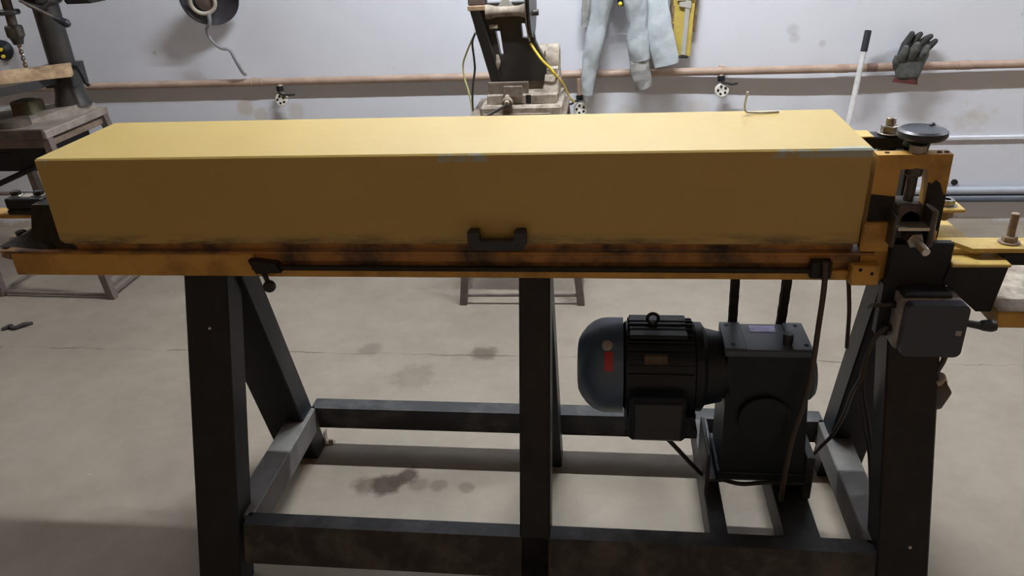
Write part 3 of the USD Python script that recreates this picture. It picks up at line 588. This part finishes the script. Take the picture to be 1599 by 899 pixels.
cable('floor_cable', 'thin dark cable dropping to the right side rail, right one of a pair', [(1.954, .005, .57), (1.964, .005, .50), (1.988, .005, .415), (2.012, .005, .31), (2.030, .005, .23), (2.037, .005, .192)], .0042, 'rubber')

# ------------------------------------------------------------------ things on the back wall
pp = thing('wall_pipe', 'long tan painted conduit pipe running level along the back wall', 'pipe', (1.0, 2.295, .80))
PY = lambda x: float(np.interp(x, [-3.2, -1.2, 1.2, 1.7, 2.3, 3.2, 5.6], [2.311, 2.311, 2.309, 2.302, 2.290, 2.297, 2.302]))
obj('pipe_run', tube([(x, PY(x), .821) for x in (-3.2, -1.2, 1.2, 1.7, 2.3, 3.2, 5.6)], .0195, 20), 'pipe_tan', pp)
for x in (-.47, 2.45, 3.0):
    obj('pipe_sleeve', cyl((x-.03, PY(x), .821), (x+.03, PY(x), .821), .0215, 20, .002), 'pipe_tan', pp)
obj('paint_patch', cyl((2.56, PY(2.56), .821), (2.61, PY(2.61), .821), .0203, 20, .0005), 'pipe_dark', pp)
for x in (-1.9, -.50, 1.215, 1.898, 3.35, 4.6):
    obj('pipe_clip', [box(x-.012, x+.012, PY(x)+.012, WY, .80, .842, .002), torus((x, PY(x), .821), (1, 0, 0), .0205, .0025, 20, 8)], 'pipe_tan', pp)
def socket(x, z0, label, lead):
    t = thing('pipe_socket', label, 'socket', (x, 2.27, z0-.05), 'round white sockets hanging under the wall pipe') if False else thing('pipe_socket', label, 'socket', (x, 2.27, z0-.05))
    obj('drop_pipe', cyl((x-.005, 2.295, .805), (x-.002, 2.287, z0+.06), .014, 14), 'pipe_tan', t)
    obj('cap', cyl((x-.006, 2.287, z0+.068), (x-.004, 2.283, z0+.042), .018, 14), 'black', t)
    f_ = obj('socket_face', lathe([(0, 0), (.030, 0), (.034, .004), (.034, .016), (.030, .020), (0, .020)], (x, 2.285, z0), (0, -1, .12), 26), 'white_plastic', t)
    for k in range(5):
        a = k*2*math.pi/5+.6; c_ = np.array((x+.019*math.cos(a), 2.2645, z0+.019*math.sin(a)+.0025)); obj('contact_hole', cyl(c_, c_+np.array((0, -.002, .0003)), .0062, 10), 'hole_black', f_)
    obj('lead', tube(lead, .0055, 8), 'rubber', t)
socket(-.340, .735, 'white five-hole socket under the wall pipe, on the left near the black dish', [(-.35, 2.272, .775), (-.325, 2.262, .765), (-.295, 2.262, .762), (-.262, 2.266, .762)])
socket(1.898, .733, 'white five-hole socket under the wall pipe, between the caliper card and the white pole', [(1.892, 2.272, .776), (1.92, 2.262, .770), (1.945, 2.262, .765), (1.968, 2.266, .768)])
socket(1.212, .655, 'white five-hole socket behind the saw, feeding the yellow lead', [(1.20, 2.272, .698), (1.185, 2.255, .70), (1.17, 2.25, .69), (1.15, 2.25, .685)])
sp = obj('wall_anchor', cyl((3.083, WY+.004, .235), (3.083, WY-.012, .235), .015, 12), 'hole_black'); tag(sp, 'black rubber anchor plug in the wall above the grey pipes', 'plug')
for z, m_, lab in ((.200, 'pvc_grey', 'pale grey plastic pipe fixed low along the back wall, the upper one'), (.158, 'pvc_dark', 'darker grey plastic pipe fixed low along the back wall, the lower one')):
    t = thing('plastic_pipe', lab, 'pipe', (4.0, 2.31, z)); obj('pipe_run', cyl((1.75, 2.312, z), (6.6, 2.312, z), .020, 18, .001), m_, t)
    for x in (2.62, 4.2, 5.6): obj('pipe_clip', box(x-.012, x+.012, 2.31, WY, z-.014, z+.014), m_, t)

# black dish with pale ring and hose, hung on the wall
dish = thing('wall_dish', 'black dish with a pale ring and a twisted grey hose hanging on the wall', 'dish', (-.62, 2.22, 1.05))
dn = np.array((.30, -.90, -.32)); dn /= np.linalg.norm(dn); dc = np.array((-.600, 2.225, 1.250))
obj('dish_body', lathe([(0, -.055), (.06, -.052), (.108, -.032), (.136, .0), (.140, .004), (.136, .009), (.11, -.014), (.06, -.026), (0, -.028)], dc, dn, 40), 'dish_black', dish)
rc = np.array((-.617, 2.185, 1.235))
obj('ring', torus(rc, dn, .057, .010, 32, 12), 'ring_beige', dish)
obj('hub', lathe([(0, 0), (.052, 0), (.046, .02), (.02, .028), (0, .028)], rc+np.array((.004, .03, .008)), dn, 28), 'hub_brown', dish)
obj('hose', tube([rc+np.array((.022, -.005, -.052)), (-.600, 2.18, 1.140), (-.633, 2.20, 1.105), (-.640, 2.22, 1.075), (-.623, 2.22, 1.042), (-.588, 2.22, 1.012), (-.550, 2.23, 1.000), (-.534, 2.24, .946), (-.524, 2.27, .885), (-.518, 2.29, .865)], [.011, .009, .009, .008, .008, .008, .008, .008, .009, .008], 10), 'hose_grey', dish)
obj('wall_stud', cyl(dc+np.array((0, .03, 0)), (dc[0], WY, dc[2]+.03), .02, 14), 'dish_black', dish)

# coverall hanging above the saw
def cloth_tube(P, rx, ry_, seed, n=28, k=36, amp=.012):
    """hollow flattened garment tube along P; rx half width, ry_ half depth along the length"""
    P = spline(P, 10); L = len(P); t_ = np.linspace(0, 1, L); rx = np.interp(t_, np.linspace(0, 1, len(rx)), rx); ry_ = np.interp(t_, np.linspace(0, 1, len(ry_)), ry_)
    rings = []
    T = np.gradient(P, axis=0); T /= np.linalg.norm(T, axis=1, keepdims=True)
    for i in range(L):
        u = np.cross((0, 1, 0), T[i]); u = -u/np.linalg.norm(u); w = np.cross(T[i], u); a = np.arange(n)*2*math.pi/n
        q = P[i]+rx[i]*np.cos(a)[:, None]*u+ry_[i]*np.sin(a)[:, None]*w
        nz = meshkit.fbm(q*np.array((22, 22, 9))+seed*3.1, 3, seed)-.5
        q = q+(np.cos(a)[:, None]*u+np.sin(a)[:, None]*w)*(nz*2*amp)[:, None]; rings.append(q)
    V = np.vstack(rings); inner = []
    c = np.repeat(P, n, 0); V2 = V+(c-V)*.10
    nV = len(V); Fc = []
    for i in range(L-1):
        for j in range(n):
            a, b, c_, d = i*n+j, i*n+(j+1) % n, (i+1)*n+(j+1) % n, (i+1)*n+j
            Fc += [(a, b, c_), (a, c_, d), (nV+a, nV+c_, nV+b), (nV+a, nV+d, nV+c_)]
    for j in range(n):
        a, b = j, (j+1) % n; Fc += [(a, nV+b, b), (a, nV+a, nV+b)]; a, b = (L-1)*n+j, (L-1)*n+(j+1) % n; Fc += [(a, b, nV+b), (a, nV+b, nV+a)]
    t = trimesh.Trimesh(np.vstack([V, V2]), Fc, process=False); t.fix_normals(); return t
cvl = thing('coverall', 'pale blue-grey work coverall hanging on the wall behind the saw', 'coverall', (1.42, 2.22, .74))
obj('left_sleeve', cloth_tube([(1.36, 2.23, 1.40), (1.335, 2.23, 1.25), (1.305, 2.235, 1.10), (1.275, 2.24, .95), (1.253, 2.245, .83), (1.243, 2.25, .735)], [.070, .058, .050, .043, .036, .028], [.05, .05, .045, .04, .034, .026], 3), 'cloth', cvl)
obj('right_sleeve', cloth_tube([(1.46, 2.20, 1.40), (1.465, 2.20, 1.25), (1.475, 2.21, 1.10), (1.487, 2.215, .98), (1.497, 2.22, .90)], [.055, .050, .048, .050, .047], [.045, .045, .045, .045, .042], 5), 'cloth', cvl)
obj('rolled_cuff', cloth_tube([(1.493, 2.222, .905), (1.500, 2.222, .86), (1.509, 2.225, .815), (1.520, 2.228, .765)], [.047, .050, .048, .040], [.045, .045, .04, .03], 8, amp=.016), 'cloth_dusty', cvl)
obj('back_panel', cloth_tube([(1.53, 2.25, 1.40), (1.55, 2.25, 1.25), (1.568, 2.235, 1.10), (1.600, 2.225, .97), (1.622, 2.22, .870)], [.062, .060, .062, .062, .056], [.028, .028, .028, .028, .022], 11), 'cloth', cvl)
obj('shoulder_fold', cloth_tube([(1.285, 2.27, 1.36), (1.27, 2.27, 1.25), (1.255, 2.275, 1.13), (1.245, 2.28, 1.05)], [.045, .040, .034, .024], [.022, .022, .02, .014], 14), 'cloth_dusty', cvl)
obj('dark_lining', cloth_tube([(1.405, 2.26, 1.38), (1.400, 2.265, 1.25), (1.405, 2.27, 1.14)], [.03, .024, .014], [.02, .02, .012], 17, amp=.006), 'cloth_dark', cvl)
obj('yellow_button', sph((1.402, 2.238, 1.152), .011), 'yellow_wire', cvl)

# calliper in its yellow card case
cc = thing('caliper_case', 'yellow card case holding a silver caliper, hung on the wall', 'case', (1.70, 2.28, .90))
import numpy.linalg as nl
def tilt(mesh, c, deg): mesh.apply_transform(trimesh.transformations.rotation_matrix(math.radians(deg), (0, 1, 0), c)); return mesh
c0 = (1.695, 2.30, 1.03)
obj('case_front', tilt(box(1.645, 1.745, 2.288, 2.305, .898, 1.26), c0, 2.5), 'yellow_card', cc)
obj('case_back', tilt(box(1.632, 1.762, 2.305, 2.325, 1.01, 1.27), c0, 2.5), 'card_brown', cc)
obj('case_foot', tilt(box(1.645, 1.735, 2.282, 2.308, .890, .903), c0, 2.5), 'black_dusty', cc)
obj('side_print', [tilt(box(1.640, 1.652, 2.285, 2.29, 1.06, 1.13, .001), c0, 2.5), tilt(box(1.643, 1.655, 2.284, 2.29, .975, 1.05, .001), c0, 2.5)], 'card_brown', cc)
ca = obj('caliper_beam', tilt(box(1.700, 1.722, 2.278, 2.289, .905, 1.20, .002), c0, 2.5), 'silver', cc)
obj('caliper_jaw', tilt(prism([(1.662, 1.152), (1.745, 1.158), (1.745, 1.170), (1.70, 1.172), (1.662, 1.168)], 'y', 2.277, 2.288), c0, 2.5), 'silver', ca)
obj('caliper_slide', tilt(prism([(1.672, 1.128), (1.726, 1.118), (1.726, 1.150), (1.672, 1.146)], 'y', 2.275, 2.290), c0, 2.5), 'silver', ca)
obj('wall_nail', cyl((1.70, 2.30, 1.262), (1.70, WY, 1.262), .004, 8), 'steel', cc)

# pair of gloves tucked behind the pipe
def glove(t, palm, fingers, cuff, m, mc):
    sh = lambda p: (p[0]+GX, p[1], p[2])
    palm = [(sh(p), r) for p, r in palm]; fingers = [([sh(p) for p in P], r) for P, r in fingers]; cuff = ([sh(p) for p in cuff[0]],)+tuple(cuff[1:])
    def chain(P, Rr):
        out = None
        for i in range(len(P)-1):
            h_ = m3.Manifold.hull(m3.Manifold.sphere(Rr[i], 20).translate(P[i]) + m3.Manifold.sphere(Rr[i+1], 20).translate(P[i+1])); out = h_ if out is None else out+h_
        return out
    allm = None
    b = m3.Manifold.batch_boolean([m3.Manifold.sphere(r, 20).translate(p) for p, r in palm], m3.OpType.Add); allm = b.hull()
    a = tm(allm.refine_to_length(.012)); trimesh.smoothing.filter_taubin(a, iterations=8)
    obj('palm', a, m, t, smooth=60)
    for P, Rr in fingers:
        a = tm(chain(P, Rr).refine_to_length(.006)); a.merge_vertices(); trimesh.smoothing.filter_taubin(a, iterations=6); obj('finger', a, m, t, smooth=60)
    obj('cuff', cloth_tube(*cuff, n=24, amp=.008), mc, t)
g1 = thing('work_glove', 'grey knitted work glove with curled fingers, in front of a darker glove on the pipe', 'glove', (2.77, 2.25, .74))
gy = 2.252
GX = -.028
glove(g1, [((2.722, gy, .845), .022), ((2.815, gy, .855), .022), ((2.735, gy, .79), .022), ((2.80, gy, .79), .022), ((2.73, gy, .875), .02), ((2.82, gy-.005, .885), .02)],
      [([(2.722, gy-.01, .865), (2.726, gy-.025, .895), (2.730, gy-.03, .918)], [.019, .018, .014]), ([(2.762, gy-.012, .875), (2.768, gy-.03, .908), (2.775, gy-.034, .932)], [.020, .019, .015]),
       ([(2.800, gy-.012, .872), (2.815, gy-.03, .90), (2.822, gy-.032, .918)], [.019, .018, .014]), ([(2.712, gy, .83), (2.700, gy-.015, .858), (2.700, gy-.018, .875)], [.016, .015, .012])],
      ([(2.765, 2.262, .80), (2.765, 2.258, .775), (2.762, 2.255, .752)], [.048, .052, .058], [.022, .024, .024], 21), 'glove_grey', 'glove_cuff')
g2 = thing('work_glove', 'dark knitted work glove standing up behind the grey glove on the wall pipe', 'glove', (2.79, 2.30, .79))
gz = 2.298
glove(g2, [((2.735, gz, .845), .018), ((2.845, gz, .87), .018), ((2.75, gz, .80), .018), ((2.82, gz, .80), .018), ((2.75, gz, .92), .018), ((2.84, gz, .93), .018)],
      [([(2.735, gz-.005, .86), (2.745, gz-.015, .925), (2.765, gz-.02, .972)], [.018, .017, .013]), ([(2.775, gz, .92), (2.795, gz-.01, .955), (2.805, gz-.012, .968)], [.018, .016, .012]),
       ([(2.81, gz, .915), (2.835, gz-.01, .945), (2.852, gz-.012, .957)], [.018, .016, .012]), ([(2.84, gz, .89), (2.862, gz-.01, .92), (2.876, gz-.012, .935)], [.016, .015, .012])],
      ([(2.785, 2.305, .81), (2.785, 2.307, .79), (2.785, 2.308, .77)], [.045, .046, .048], [.018, .018, .018], 25), 'glove_black', 'glove_black')

# white pole with black tip leaning on the wall
po = thing('broom_pole', 'white pole with a black end cap leaning on the wall pipe', 'pole', (2.44, 2.0, 0))
pa, pb = np.array((2.395, 2.02, .0)), np.array((2.533, 2.252, .985))
q_ = pa+(pb-pa)*.93
obj('pole_shaft', cyl(pa, pb, .0125, 16), 'white_paint', po)
obj('end_cap', cyl(q_-(pb-pa)*.01, pb+(pb-pa)*.012, .0155, 16), 'plastic_dark', po)

# ------------------------------------------------------------------ cut-off saw on its stand
def frame_leg(t, p, q, w, m, name='leg'):
    p, q = np.asarray(p, float), np.asarray(q, float); h = w/2
    return obj(name, hull([(c_[0]+sx*h, c_[1]+sy*h, c_[2]) for c_ in (p, q) for sx in (-1, 1) for sy in (-1, 1)]), m, t)
ss = thing('saw_stand', 'brown angle-iron stand with splayed legs carrying the cut-off saw', 'stand', (.98, 1.6, 0))
Lp = [((.715, 1.405), (.80, 1.45)), ((1.238, 1.412), (1.16, 1.45)), ((1.238, 1.86), (1.16, 1.83)), ((.715, 1.86), (.80, 1.83))]
for (b, tp) in Lp: frame_leg(ss, (*b, 0), (*tp, .80), .032, 'stand_rust')
for (a, b) in ((0, 1), (1, 2), (2, 3), (3, 0)):
    pa_, pb_ = Lp[a][0], Lp[b][0]; frame_leg_p = [np.array((*pa_, .045)), np.array((*pb_, .045))]
    obj('stretcher', cyl(frame_leg_p[0], frame_leg_p[1], .008, 8), 'stand_rust', ss)
obj('stand_top', box(.78, 1.18, 1.43, 1.85, .798, .815), 'dust_brown', ss)
sw_ = thing('cutoff_saw', 'black abrasive cut-off saw with a dusty beige base on the stand behind the cover', 'saw', (.98, 1.62, .815))
obj('base', box(.835, 1.165, 1.46, 1.80, .815, .865, .008), 'dust_beige', sw_)
obj('base_step', box(.86, 1.145, 1.50, 1.78, .86, .905, .006), 'dust_beige', sw_)
obj('side_riser', hull([(1.085, 1.52, .90), (1.15, 1.52, .90), (1.085, 1.76, .90), (1.15, 1.76, .90), (1.095, 1.56, .965), (1.148, 1.56, .965), (1.095, 1.74, .975), (1.148, 1.74, .975)]), 'dust_beige', sw_)
obj('base_slot', box(1.02, 1.04, 1.4945, 1.51, .868, .902, .002), 'hole_black', sw_)
obj('base_seam', box(.88, 1.09, 1.497, 1.503, .868, .8705, .0005), 'dust_brown', sw_)
obj('front_lip', box(.85, 1.12, 1.448, 1.462, .822, .838, .002), 'dust_brown', sw_)
obj('fence', box(.868, 1.030, 1.510, 1.522, .898, .952, .002), 'dust_brown', sw_)
obj('fence', box(.93, 1.008, 1.485, 1.497, .896, .940, .002), 'dust_brown', sw_)
vs = obj('vise_screw', cyl((.950, 1.425, .884), (.945, 1.51, .905), .010, 12), 'dust_beige', sw_)
obj('vise_boss', cyl((.950, 1.44, .880), (.950, 1.465, .884), .022, 20), 'dust_brown', vs)
obj('vise_handle', cyl((.855, 1.40, .835), (.955, 1.432, .882), .006, 10), 'dark_steel', vs)
# arm: two cheeks with slots between, leaning back to the left
AP = [(.800, 1.275), (.802, 1.220), (.820, 1.130), (.862, .985), (.875, .940), (1.116, .940), (1.116, .975), (1.058, 1.095), (1.046, 1.175), (1.038, 1.275)]
slots = [[(.898, 1.140), (.917, 1.140), (.927, 1.050), (.913, 1.045)], [(1.002, 1.166), (1.018, 1.166), (1.030, 1.108), (1.006, 1.112)]]
hole = [(0.962+.009*math.cos(a), 1.135+.009*math.sin(a)) for a in np.linspace(0, 2*math.pi, 15)[:-1]]
top_notch = [(.868, 1.30), (.868, 1.246), (1.022, 1.246), (1.022, 1.30)]
import shapely.geometry as sg
arm_p = sg.Polygon(AP).difference(sg.Polygon(top_notch))
for s in slots: arm_p = arm_p.difference(sg.Polygon(s))
obj('arm', prism((list(arm_p.exterior.coords)[:-1], [list(i.coords)[:-1] for i in arm_p.interiors]), 'y', 1.585, 1.625), 'saw_black', sw_)
obj('arm_cheek', hull([(.803, 1.565, 1.222), (.845, 1.545, 1.222), (.872, 1.565, .945), (.915, 1.55, .945), (.803, 1.62, 1.222), (.845, 1.62, 1.222), (.872, 1.62, .945), (.915, 1.62, .945)]), 'saw_black', sw_)
obj('grip', box(.796, .866, 1.555, 1.62, 1.222, 1.242, .003), 'wood_pale', sw_)
obj('grip_box', box(.798, .864, 1.56, 1.62, 1.242, 1.36, .004), 'hub_brown', sw_)
sp_ = obj('spindle', lathe([(0, 0), (.028, 0), (.026, .02), (.020, .04), (.020, .13), (.026, .15), (.03, .165), (0, .165)], (.866, 1.575, 1.215), (1, 0, 0), 26), 'dust_beige', sw_)
obj('spindle_web', prism([(.915, 1.235), (.975, 1.235), (.955, 1.262), (.950, 1.36), (.938, 1.36), (.935, 1.262)], 'y', 1.57, 1.59), 'silver', sp_)
obj('hole_plug', cyl((.962, 1.586, 1.135), (.962, 1.60, 1.135), .0088, 14), 'white_plastic', sw_)
obj('lug', box(.876, .912, 1.568, 1.59, 1.150, 1.166, .003), 'dust_beige', sw_)
obj('slot_edge', tube([(.895, 1.572, .99), (.905, 1.570, 1.02), (.902, 1.572, 1.05)], [.008, .010, .006], 8), 'dust_beige', sw_)
obj('cutting_disc', lathe([(0, 0), (.175, 0), (.175, .004), (0, .004)], (1.035, 1.60, 1.27), (1, 0, 0), 48), 'dust_brown', sw_)
obj('disc_guard', lathe([(0, 0), (.17, 0), (.17, .008), (0, .008)], (1.044, 1.60, 1.28), (1, 0, 0), 40), 'saw_black', sw_)
obj('disc_bolt', cyl((1.05, 1.575, 1.207), (1.075, 1.575, 1.207), .012, 14), 'dark_steel', sw_)
mo = obj('motor', lathe([(0, 0), (.068, 0), (.072, .006), (.072, .105), (.066, .112), (0, .112)], (1.035, 1.70, .995), (1, 0, 0), 32), 'dust_beige', sw_)
obj('motor_bracket', box(1.03, 1.075, 1.62, 1.66, .99, 1.055), 'saw_black', mo)
obj('motor_rib', box(1.088, 1.094, 1.626, 1.634, .975, 1.05, .002), 'dust_brown', mo)
obj('hinge_lug', box(1.10, 1.145, 1.57, 1.66, .955, .99), 'dust_beige', sw_)
obj('arm_stem', box(.90, 1.09, 1.60, 1.66, .90, .945), 'dust_brown', sw_)
cable('yellow_lead', 'bright yellow flex running from the saw arm down to the socket on its right', [(1.038, 1.57, 1.09), (1.062, 1.55, 1.06), (1.088, 1.53, 1.03), (1.118, 1.53, .998), (1.142, 1.55, .962), (1.160, 1.70, .90), (1.172, 1.95, .79), (1.182, 2.24, .70)], .0055, 'yellow_wire')
cable('pale_lead', 'pale yellow flex looping down on the left of the saw arm', [(.805, 1.70, 1.125), (.776, 1.75, 1.09), (.735, 1.80, 1.02), (.714, 1.82, .97), (.716, 1.82, .91), (.728, 1.82, .86), (.738, 1.82, .80), (.740, 1.82, .76)], .0042, 'pale_wire')
cable('black_lead', 'thin black flex hanging straight down on the left of the saw arm', [(.797, 1.70, 1.12), (.772, 1.76, 1.07), (.768, 1.80, 1.0), (.765, 1.82, .95), (.752, 1.82, .88), (.745, 1.82, .82), (.744, 1.82, .76)], .0045, 'rubber')

# ------------------------------------------------------------------ drill press on its table (left edge)
ds = thing('drill_stand', 'worn steel-framed table with a scarred grey top under the drill press', 'table', (-1.32, 1.65, 0))
tx0, tx1, ty0, ty1, tz = -1.60, -1.068, 1.43, 1.90, .805
obj('table_top', cut(box(tx0, tx1, ty0, ty1, tz-.035, tz, .004), box(-1.24, -1.15, 1.70, 1.73, tz-.01, tz+.02, .001)), 'table_grey', ds)
obj('table_lip', box(tx0, tx1-.005, ty0-.012, ty0, tz-.03, tz+.012), 'wood_dark', ds)
obj('apron', box(tx0+.01, tx1-.03, ty0+.005, ty0+.02, tz-.075, tz-.035), 'stand_rust', ds)
obj('apron', box(tx1-.035, tx1-.015, ty0+.01, ty1-.01, tz-.075, tz-.045), 'wood_brown', ds)
Dp = [((-1.572, 1.445), (-1.572, 1.45)), ((-.982, 1.425), (-1.085, 1.45)), ((-.982, 1.92), (-1.085, 1.87)), ((-1.572, 1.92), (-1.572, 1.87))]
for b, tp in Dp: frame_leg(ds, (*b, 0), (*tp, tz-.03), .034, 'stand_rust')
for a, b, z in ((0, 1, .018), (1, 2, .018), (2, 3, .018), (3, 0, .018), (0, 1, .52), (1, 2, .10)):
    k = z/(tz-.03); pa_ = np.array((*Dp[a][0], 0))*(1-k)+np.array((*Dp[a][1], tz-.03))*k; pb_ = np.array((*Dp[b][0], 0))*(1-k)+np.array((*Dp[b][1], tz-.03))*k
    obj('stretcher', cyl(pa_, pb_, .009, 8), 'stand_rust', ds)
obj('brace', cyl((-1.56, 1.47, .50), (-1.12, 1.47, .665), .013, 10), 'black', ds)
obj('drawer_box', cut(box(-1.60, -1.125, 1.47, 1.80, .615, .735, .006), box(-1.5, -1.3, 1.46, 1.478, .70, .704, .0005)), 'black', ds)
dp = thing('drill_press', 'dark bench drill press with a lever and twist bit at the left edge', 'drill', (-1.165, 1.80, tz))
cxx, cyy = -1.165, 1.80
obj('column', lathe([(.0, 0), (.056, 0), (.056, .62), (0, .62)], (cxx, cyy, tz+.05), (0, 0, 1), 32), 'drill_green', dp)
obj('base_casting', hull([(-1.10, 1.73, tz), (-1.10, 1.87, tz), (-1.47, 1.56, tz), (-1.30, 1.50, tz), (-1.53, 1.75, tz), (-1.11, 1.74, tz+.045), (-1.11, 1.86, tz+.045), (-1.44, 1.58, tz+.022), (-1.31, 1.53, tz+.022), (-1.50, 1.74, tz+.022)]), 'table_grey', dp)
obj('column_collar', lathe([(0, 0), (.084, 0), (.074, .03), (.066, .06), (.064, .09), (0, .09)], (cxx, cyy, tz+.035), (0, 0, 1), 28), 'drill_green', dp)
obj('base_lobe', lathe([(0, 0), (.075, 0), (.070, .03), (.05, .034), (0, .034)], (-1.30, 1.545, tz), (0, 0, 1), 24), 'wood_dark', dp)
arm_ = obj('work_table_arm', hull([(-1.10, 1.74, .93), (-1.10, 1.86, .93), (-1.23, 1.73, .93), (-1.10, 1.74, 1.03), (-1.10, 1.86, 1.03), (-1.23, 1.87, 1.03), (-1.23, 1.73, 1.03), (-1.23, 1.87, .93)]), 'drill_green', dp)
obj('work_table', hull([(-1.155, 1.58, .955), (-1.155, 1.76, .955), (-1.24, 1.42, .955), (-1.62, 1.42, .955), (-1.62, 1.80, .955), (-1.155, 1.58, .992), (-1.155, 1.76, .992), (-1.24, 1.42, .992), (-1.62, 1.42, .992), (-1.62, 1.80, .992)]), 'drill_green', dp)
obj('clamp_lever', tube([(-1.105, 1.76, 1.015), (-1.075, 1.745, 1.020), (-1.045, 1.73, 1.018), (-1.03, 1.725, .99), (-1.018, 1.72, .955), (-1.005, 1.72, .94)], [.012, .011, .010, .009, .009, .008], 10), 'black', dp)
hx, hy = -1.235, 1.65
sp2 = obj('spindle', cyl((hx, hy, 1.22), (hx+.004, hy, 1.33), .020, 18), 'dark_steel', dp)
obj('chuck', lathe([(0, 0), (.020, 0), (.026, .022), (.030, .028), (.036, .035), (.036, .075), (.030, .08), (0, .08)], (hx, hy, 1.140), (0, 0, 1), 26), 'dark_steel', sp2)
def twist(p, L, r):
    n = 60; V = []; Fc = []
    for i in range(n+1):
        z = i/n; ph = z*14
        for j in range(8):
            a = j*math.pi/4; rr = r*(1 if j % 4 in (0, 1) else .62)*min(1, z*8+.15); V.append((p[0]+rr*math.cos(a+ph), p[1]+rr*math.sin(a+ph), p[2]+z*L))
    for i in range(n):
        for j in range(8):
            a, b = i*8+j, i*8+(j+1) % 8; Fc += [(a, b, b+8), (a, b+8, a+8)]
    V += [p, (p[0], p[1], p[2]+L)]; k = len(V)
    for j in range(8): Fc += [(k-2, (j+1) % 8, j), (k-1, n*8+j, n*8+(j+1) % 8)]
    t = trimesh.Trimesh(V, Fc, process=False); t.fix_normals(); return t
obj('drill_bit', twist((hx, hy, 1.02), .125, .0095), 'steel', sp2)
obj('drill_head', box(-1.36, -1.08, 1.60, 1.88, 1.335, 1.62, .03), 'drill_green', dp)
obj('head_collar', cyl((cxx, cyy, 1.29), (cxx, cyy, 1.36), .076, 26), 'drill_green', dp)
obj('quill_flange', cyl((hx, hy, 1.265), (hx, hy, 1.285), .045, 24), 'drill_green', dp)
obj('motor_bracket', box(-1.06, -.93, 1.78, 1.92, 1.285, 1.60, .01), 'black_dusty', dp)
obj('depth_stop', tube([(-1.30, 1.60, 1.34), (-1.315, 1.595, 1.28), (-1.32, 1.59, 1.25)], .010, 8), 'dark_steel', dp)
fl = obj('feed_lever', cyl((-1.13, 1.60, 1.325), (-.965, 1.58, 1.245), .0065, 12), 'steel', dp)
obj('lever_knob', tube([(-.98, 1.58, 1.252), (-.955, 1.58, 1.240), (-.93, 1.58, 1.227), (-.918, 1.58, 1.222)], [.009, .015, .018, .008], 16), 'plastic_dark', fl)
obj('drive_cable', tube([(-1.20, 1.70, 1.345), (-1.17, 1.70, 1.30), (-1.13, 1.72, 1.28), (-1.10, 1.74, 1.30)], .012, 8), 'rubber', dp)
# timber on the drill table
pk = thing('timber_plank', 'pale freshly cut timber plank lying on the drill work table', 'plank', (-1.2, 1.63, .992))
pm_ = hull([(-1.325, 1.50, .992), (-1.035, 1.66, .992), (-1.075, 1.735, .992), (-1.365, 1.575, .992), (-1.315, 1.515, 1.018), (-1.035, 1.675, 1.024), (-1.075, 1.735, 1.042), (-1.355, 1.575, 1.038), (-1.34, 1.54, 1.04), (-1.06, 1.70, 1.044)])
obj('board', pm_, 'wood_pale', pk)
obj('bark_edge', hull([(-1.365, 1.575, .994), (-1.075, 1.737, .994), (-1.085, 1.752, .994), (-1.375, 1.59, .994), (-1.358, 1.577, 1.038), (-1.078, 1.737, 1.041), (-1.372, 1.586, 1.03), (-1.086, 1.748, 1.03)]), 'wood_brown', pk)
lg_ = thing('timber_log', 'dark end of a round timber lying on the drill work table at the left edge', 'log', (-1.40, 1.47, .992))
obj('log', lathe([(0, 0), (.045, 0), (.049, .01), (.048, .17), (.05, .3), (0, .3)], (-1.265, 1.465, 1.041), (-1, .05, 0), 20), 'wood_dark', lg_)
ob = thing('wood_block', 'mossy brown wooden block standing on the drill press base', 'block', (-1.30, 1.66, .83))
bm = box(-1.345, -1.245, 1.61, 1.71, .828, .895, .006).subdivide().subdivide(); bm.vertices += (meshkit.fbm(bm.vertices*30, 3, 4)[:, None]-.5)*.012; obj('block', bm, 'bark', ob)
# black bracket with yellow caps on the wall at the far left
bk = thing('wall_tap', 'small black fitting with yellow caps on the wall at the left edge', 'fitting', (-1.86, 2.28, .97))
obj('body', lathe([(0, 0), (.05, 0), (.055, .02), (.04, .05), (.0, .055)], (-1.865, WY, 1.02), (0, -1, 0), 24), 'black', bk)
for z in (.995, 1.03): obj('cap', cyl((-1.845, 2.295, z), (-1.835, 2.272, z), .009, 12), 'yellow_wire', bk)

# ------------------------------------------------------------------ small things
sc_ = obj('leather_scrap', tube([(-1.315, 1.10, .006), (-1.29, 1.125, .009), (-1.265, 1.112, .007), (-1.235, 1.14, .010), (-1.21, 1.165, .006)], [.008, .012, .010, .011, .006], 8), 'rubber'); tag(sc_, 'curled black scrap lying on the floor left of the stand', 'scrap')
ws = obj('wire_scrap', tube([(1.684, .300, 1.160), (1.680, .302, 1.128), (1.684, .303, 1.112), (1.70, .305, 1.108), (1.735, .31, 1.1065), (1.765, .315, 1.1065)], .0026, 6), 'white_paint'); tag(ws, 'bent piece of thin pale wire lying on the back right of the yellow cover', 'wire')
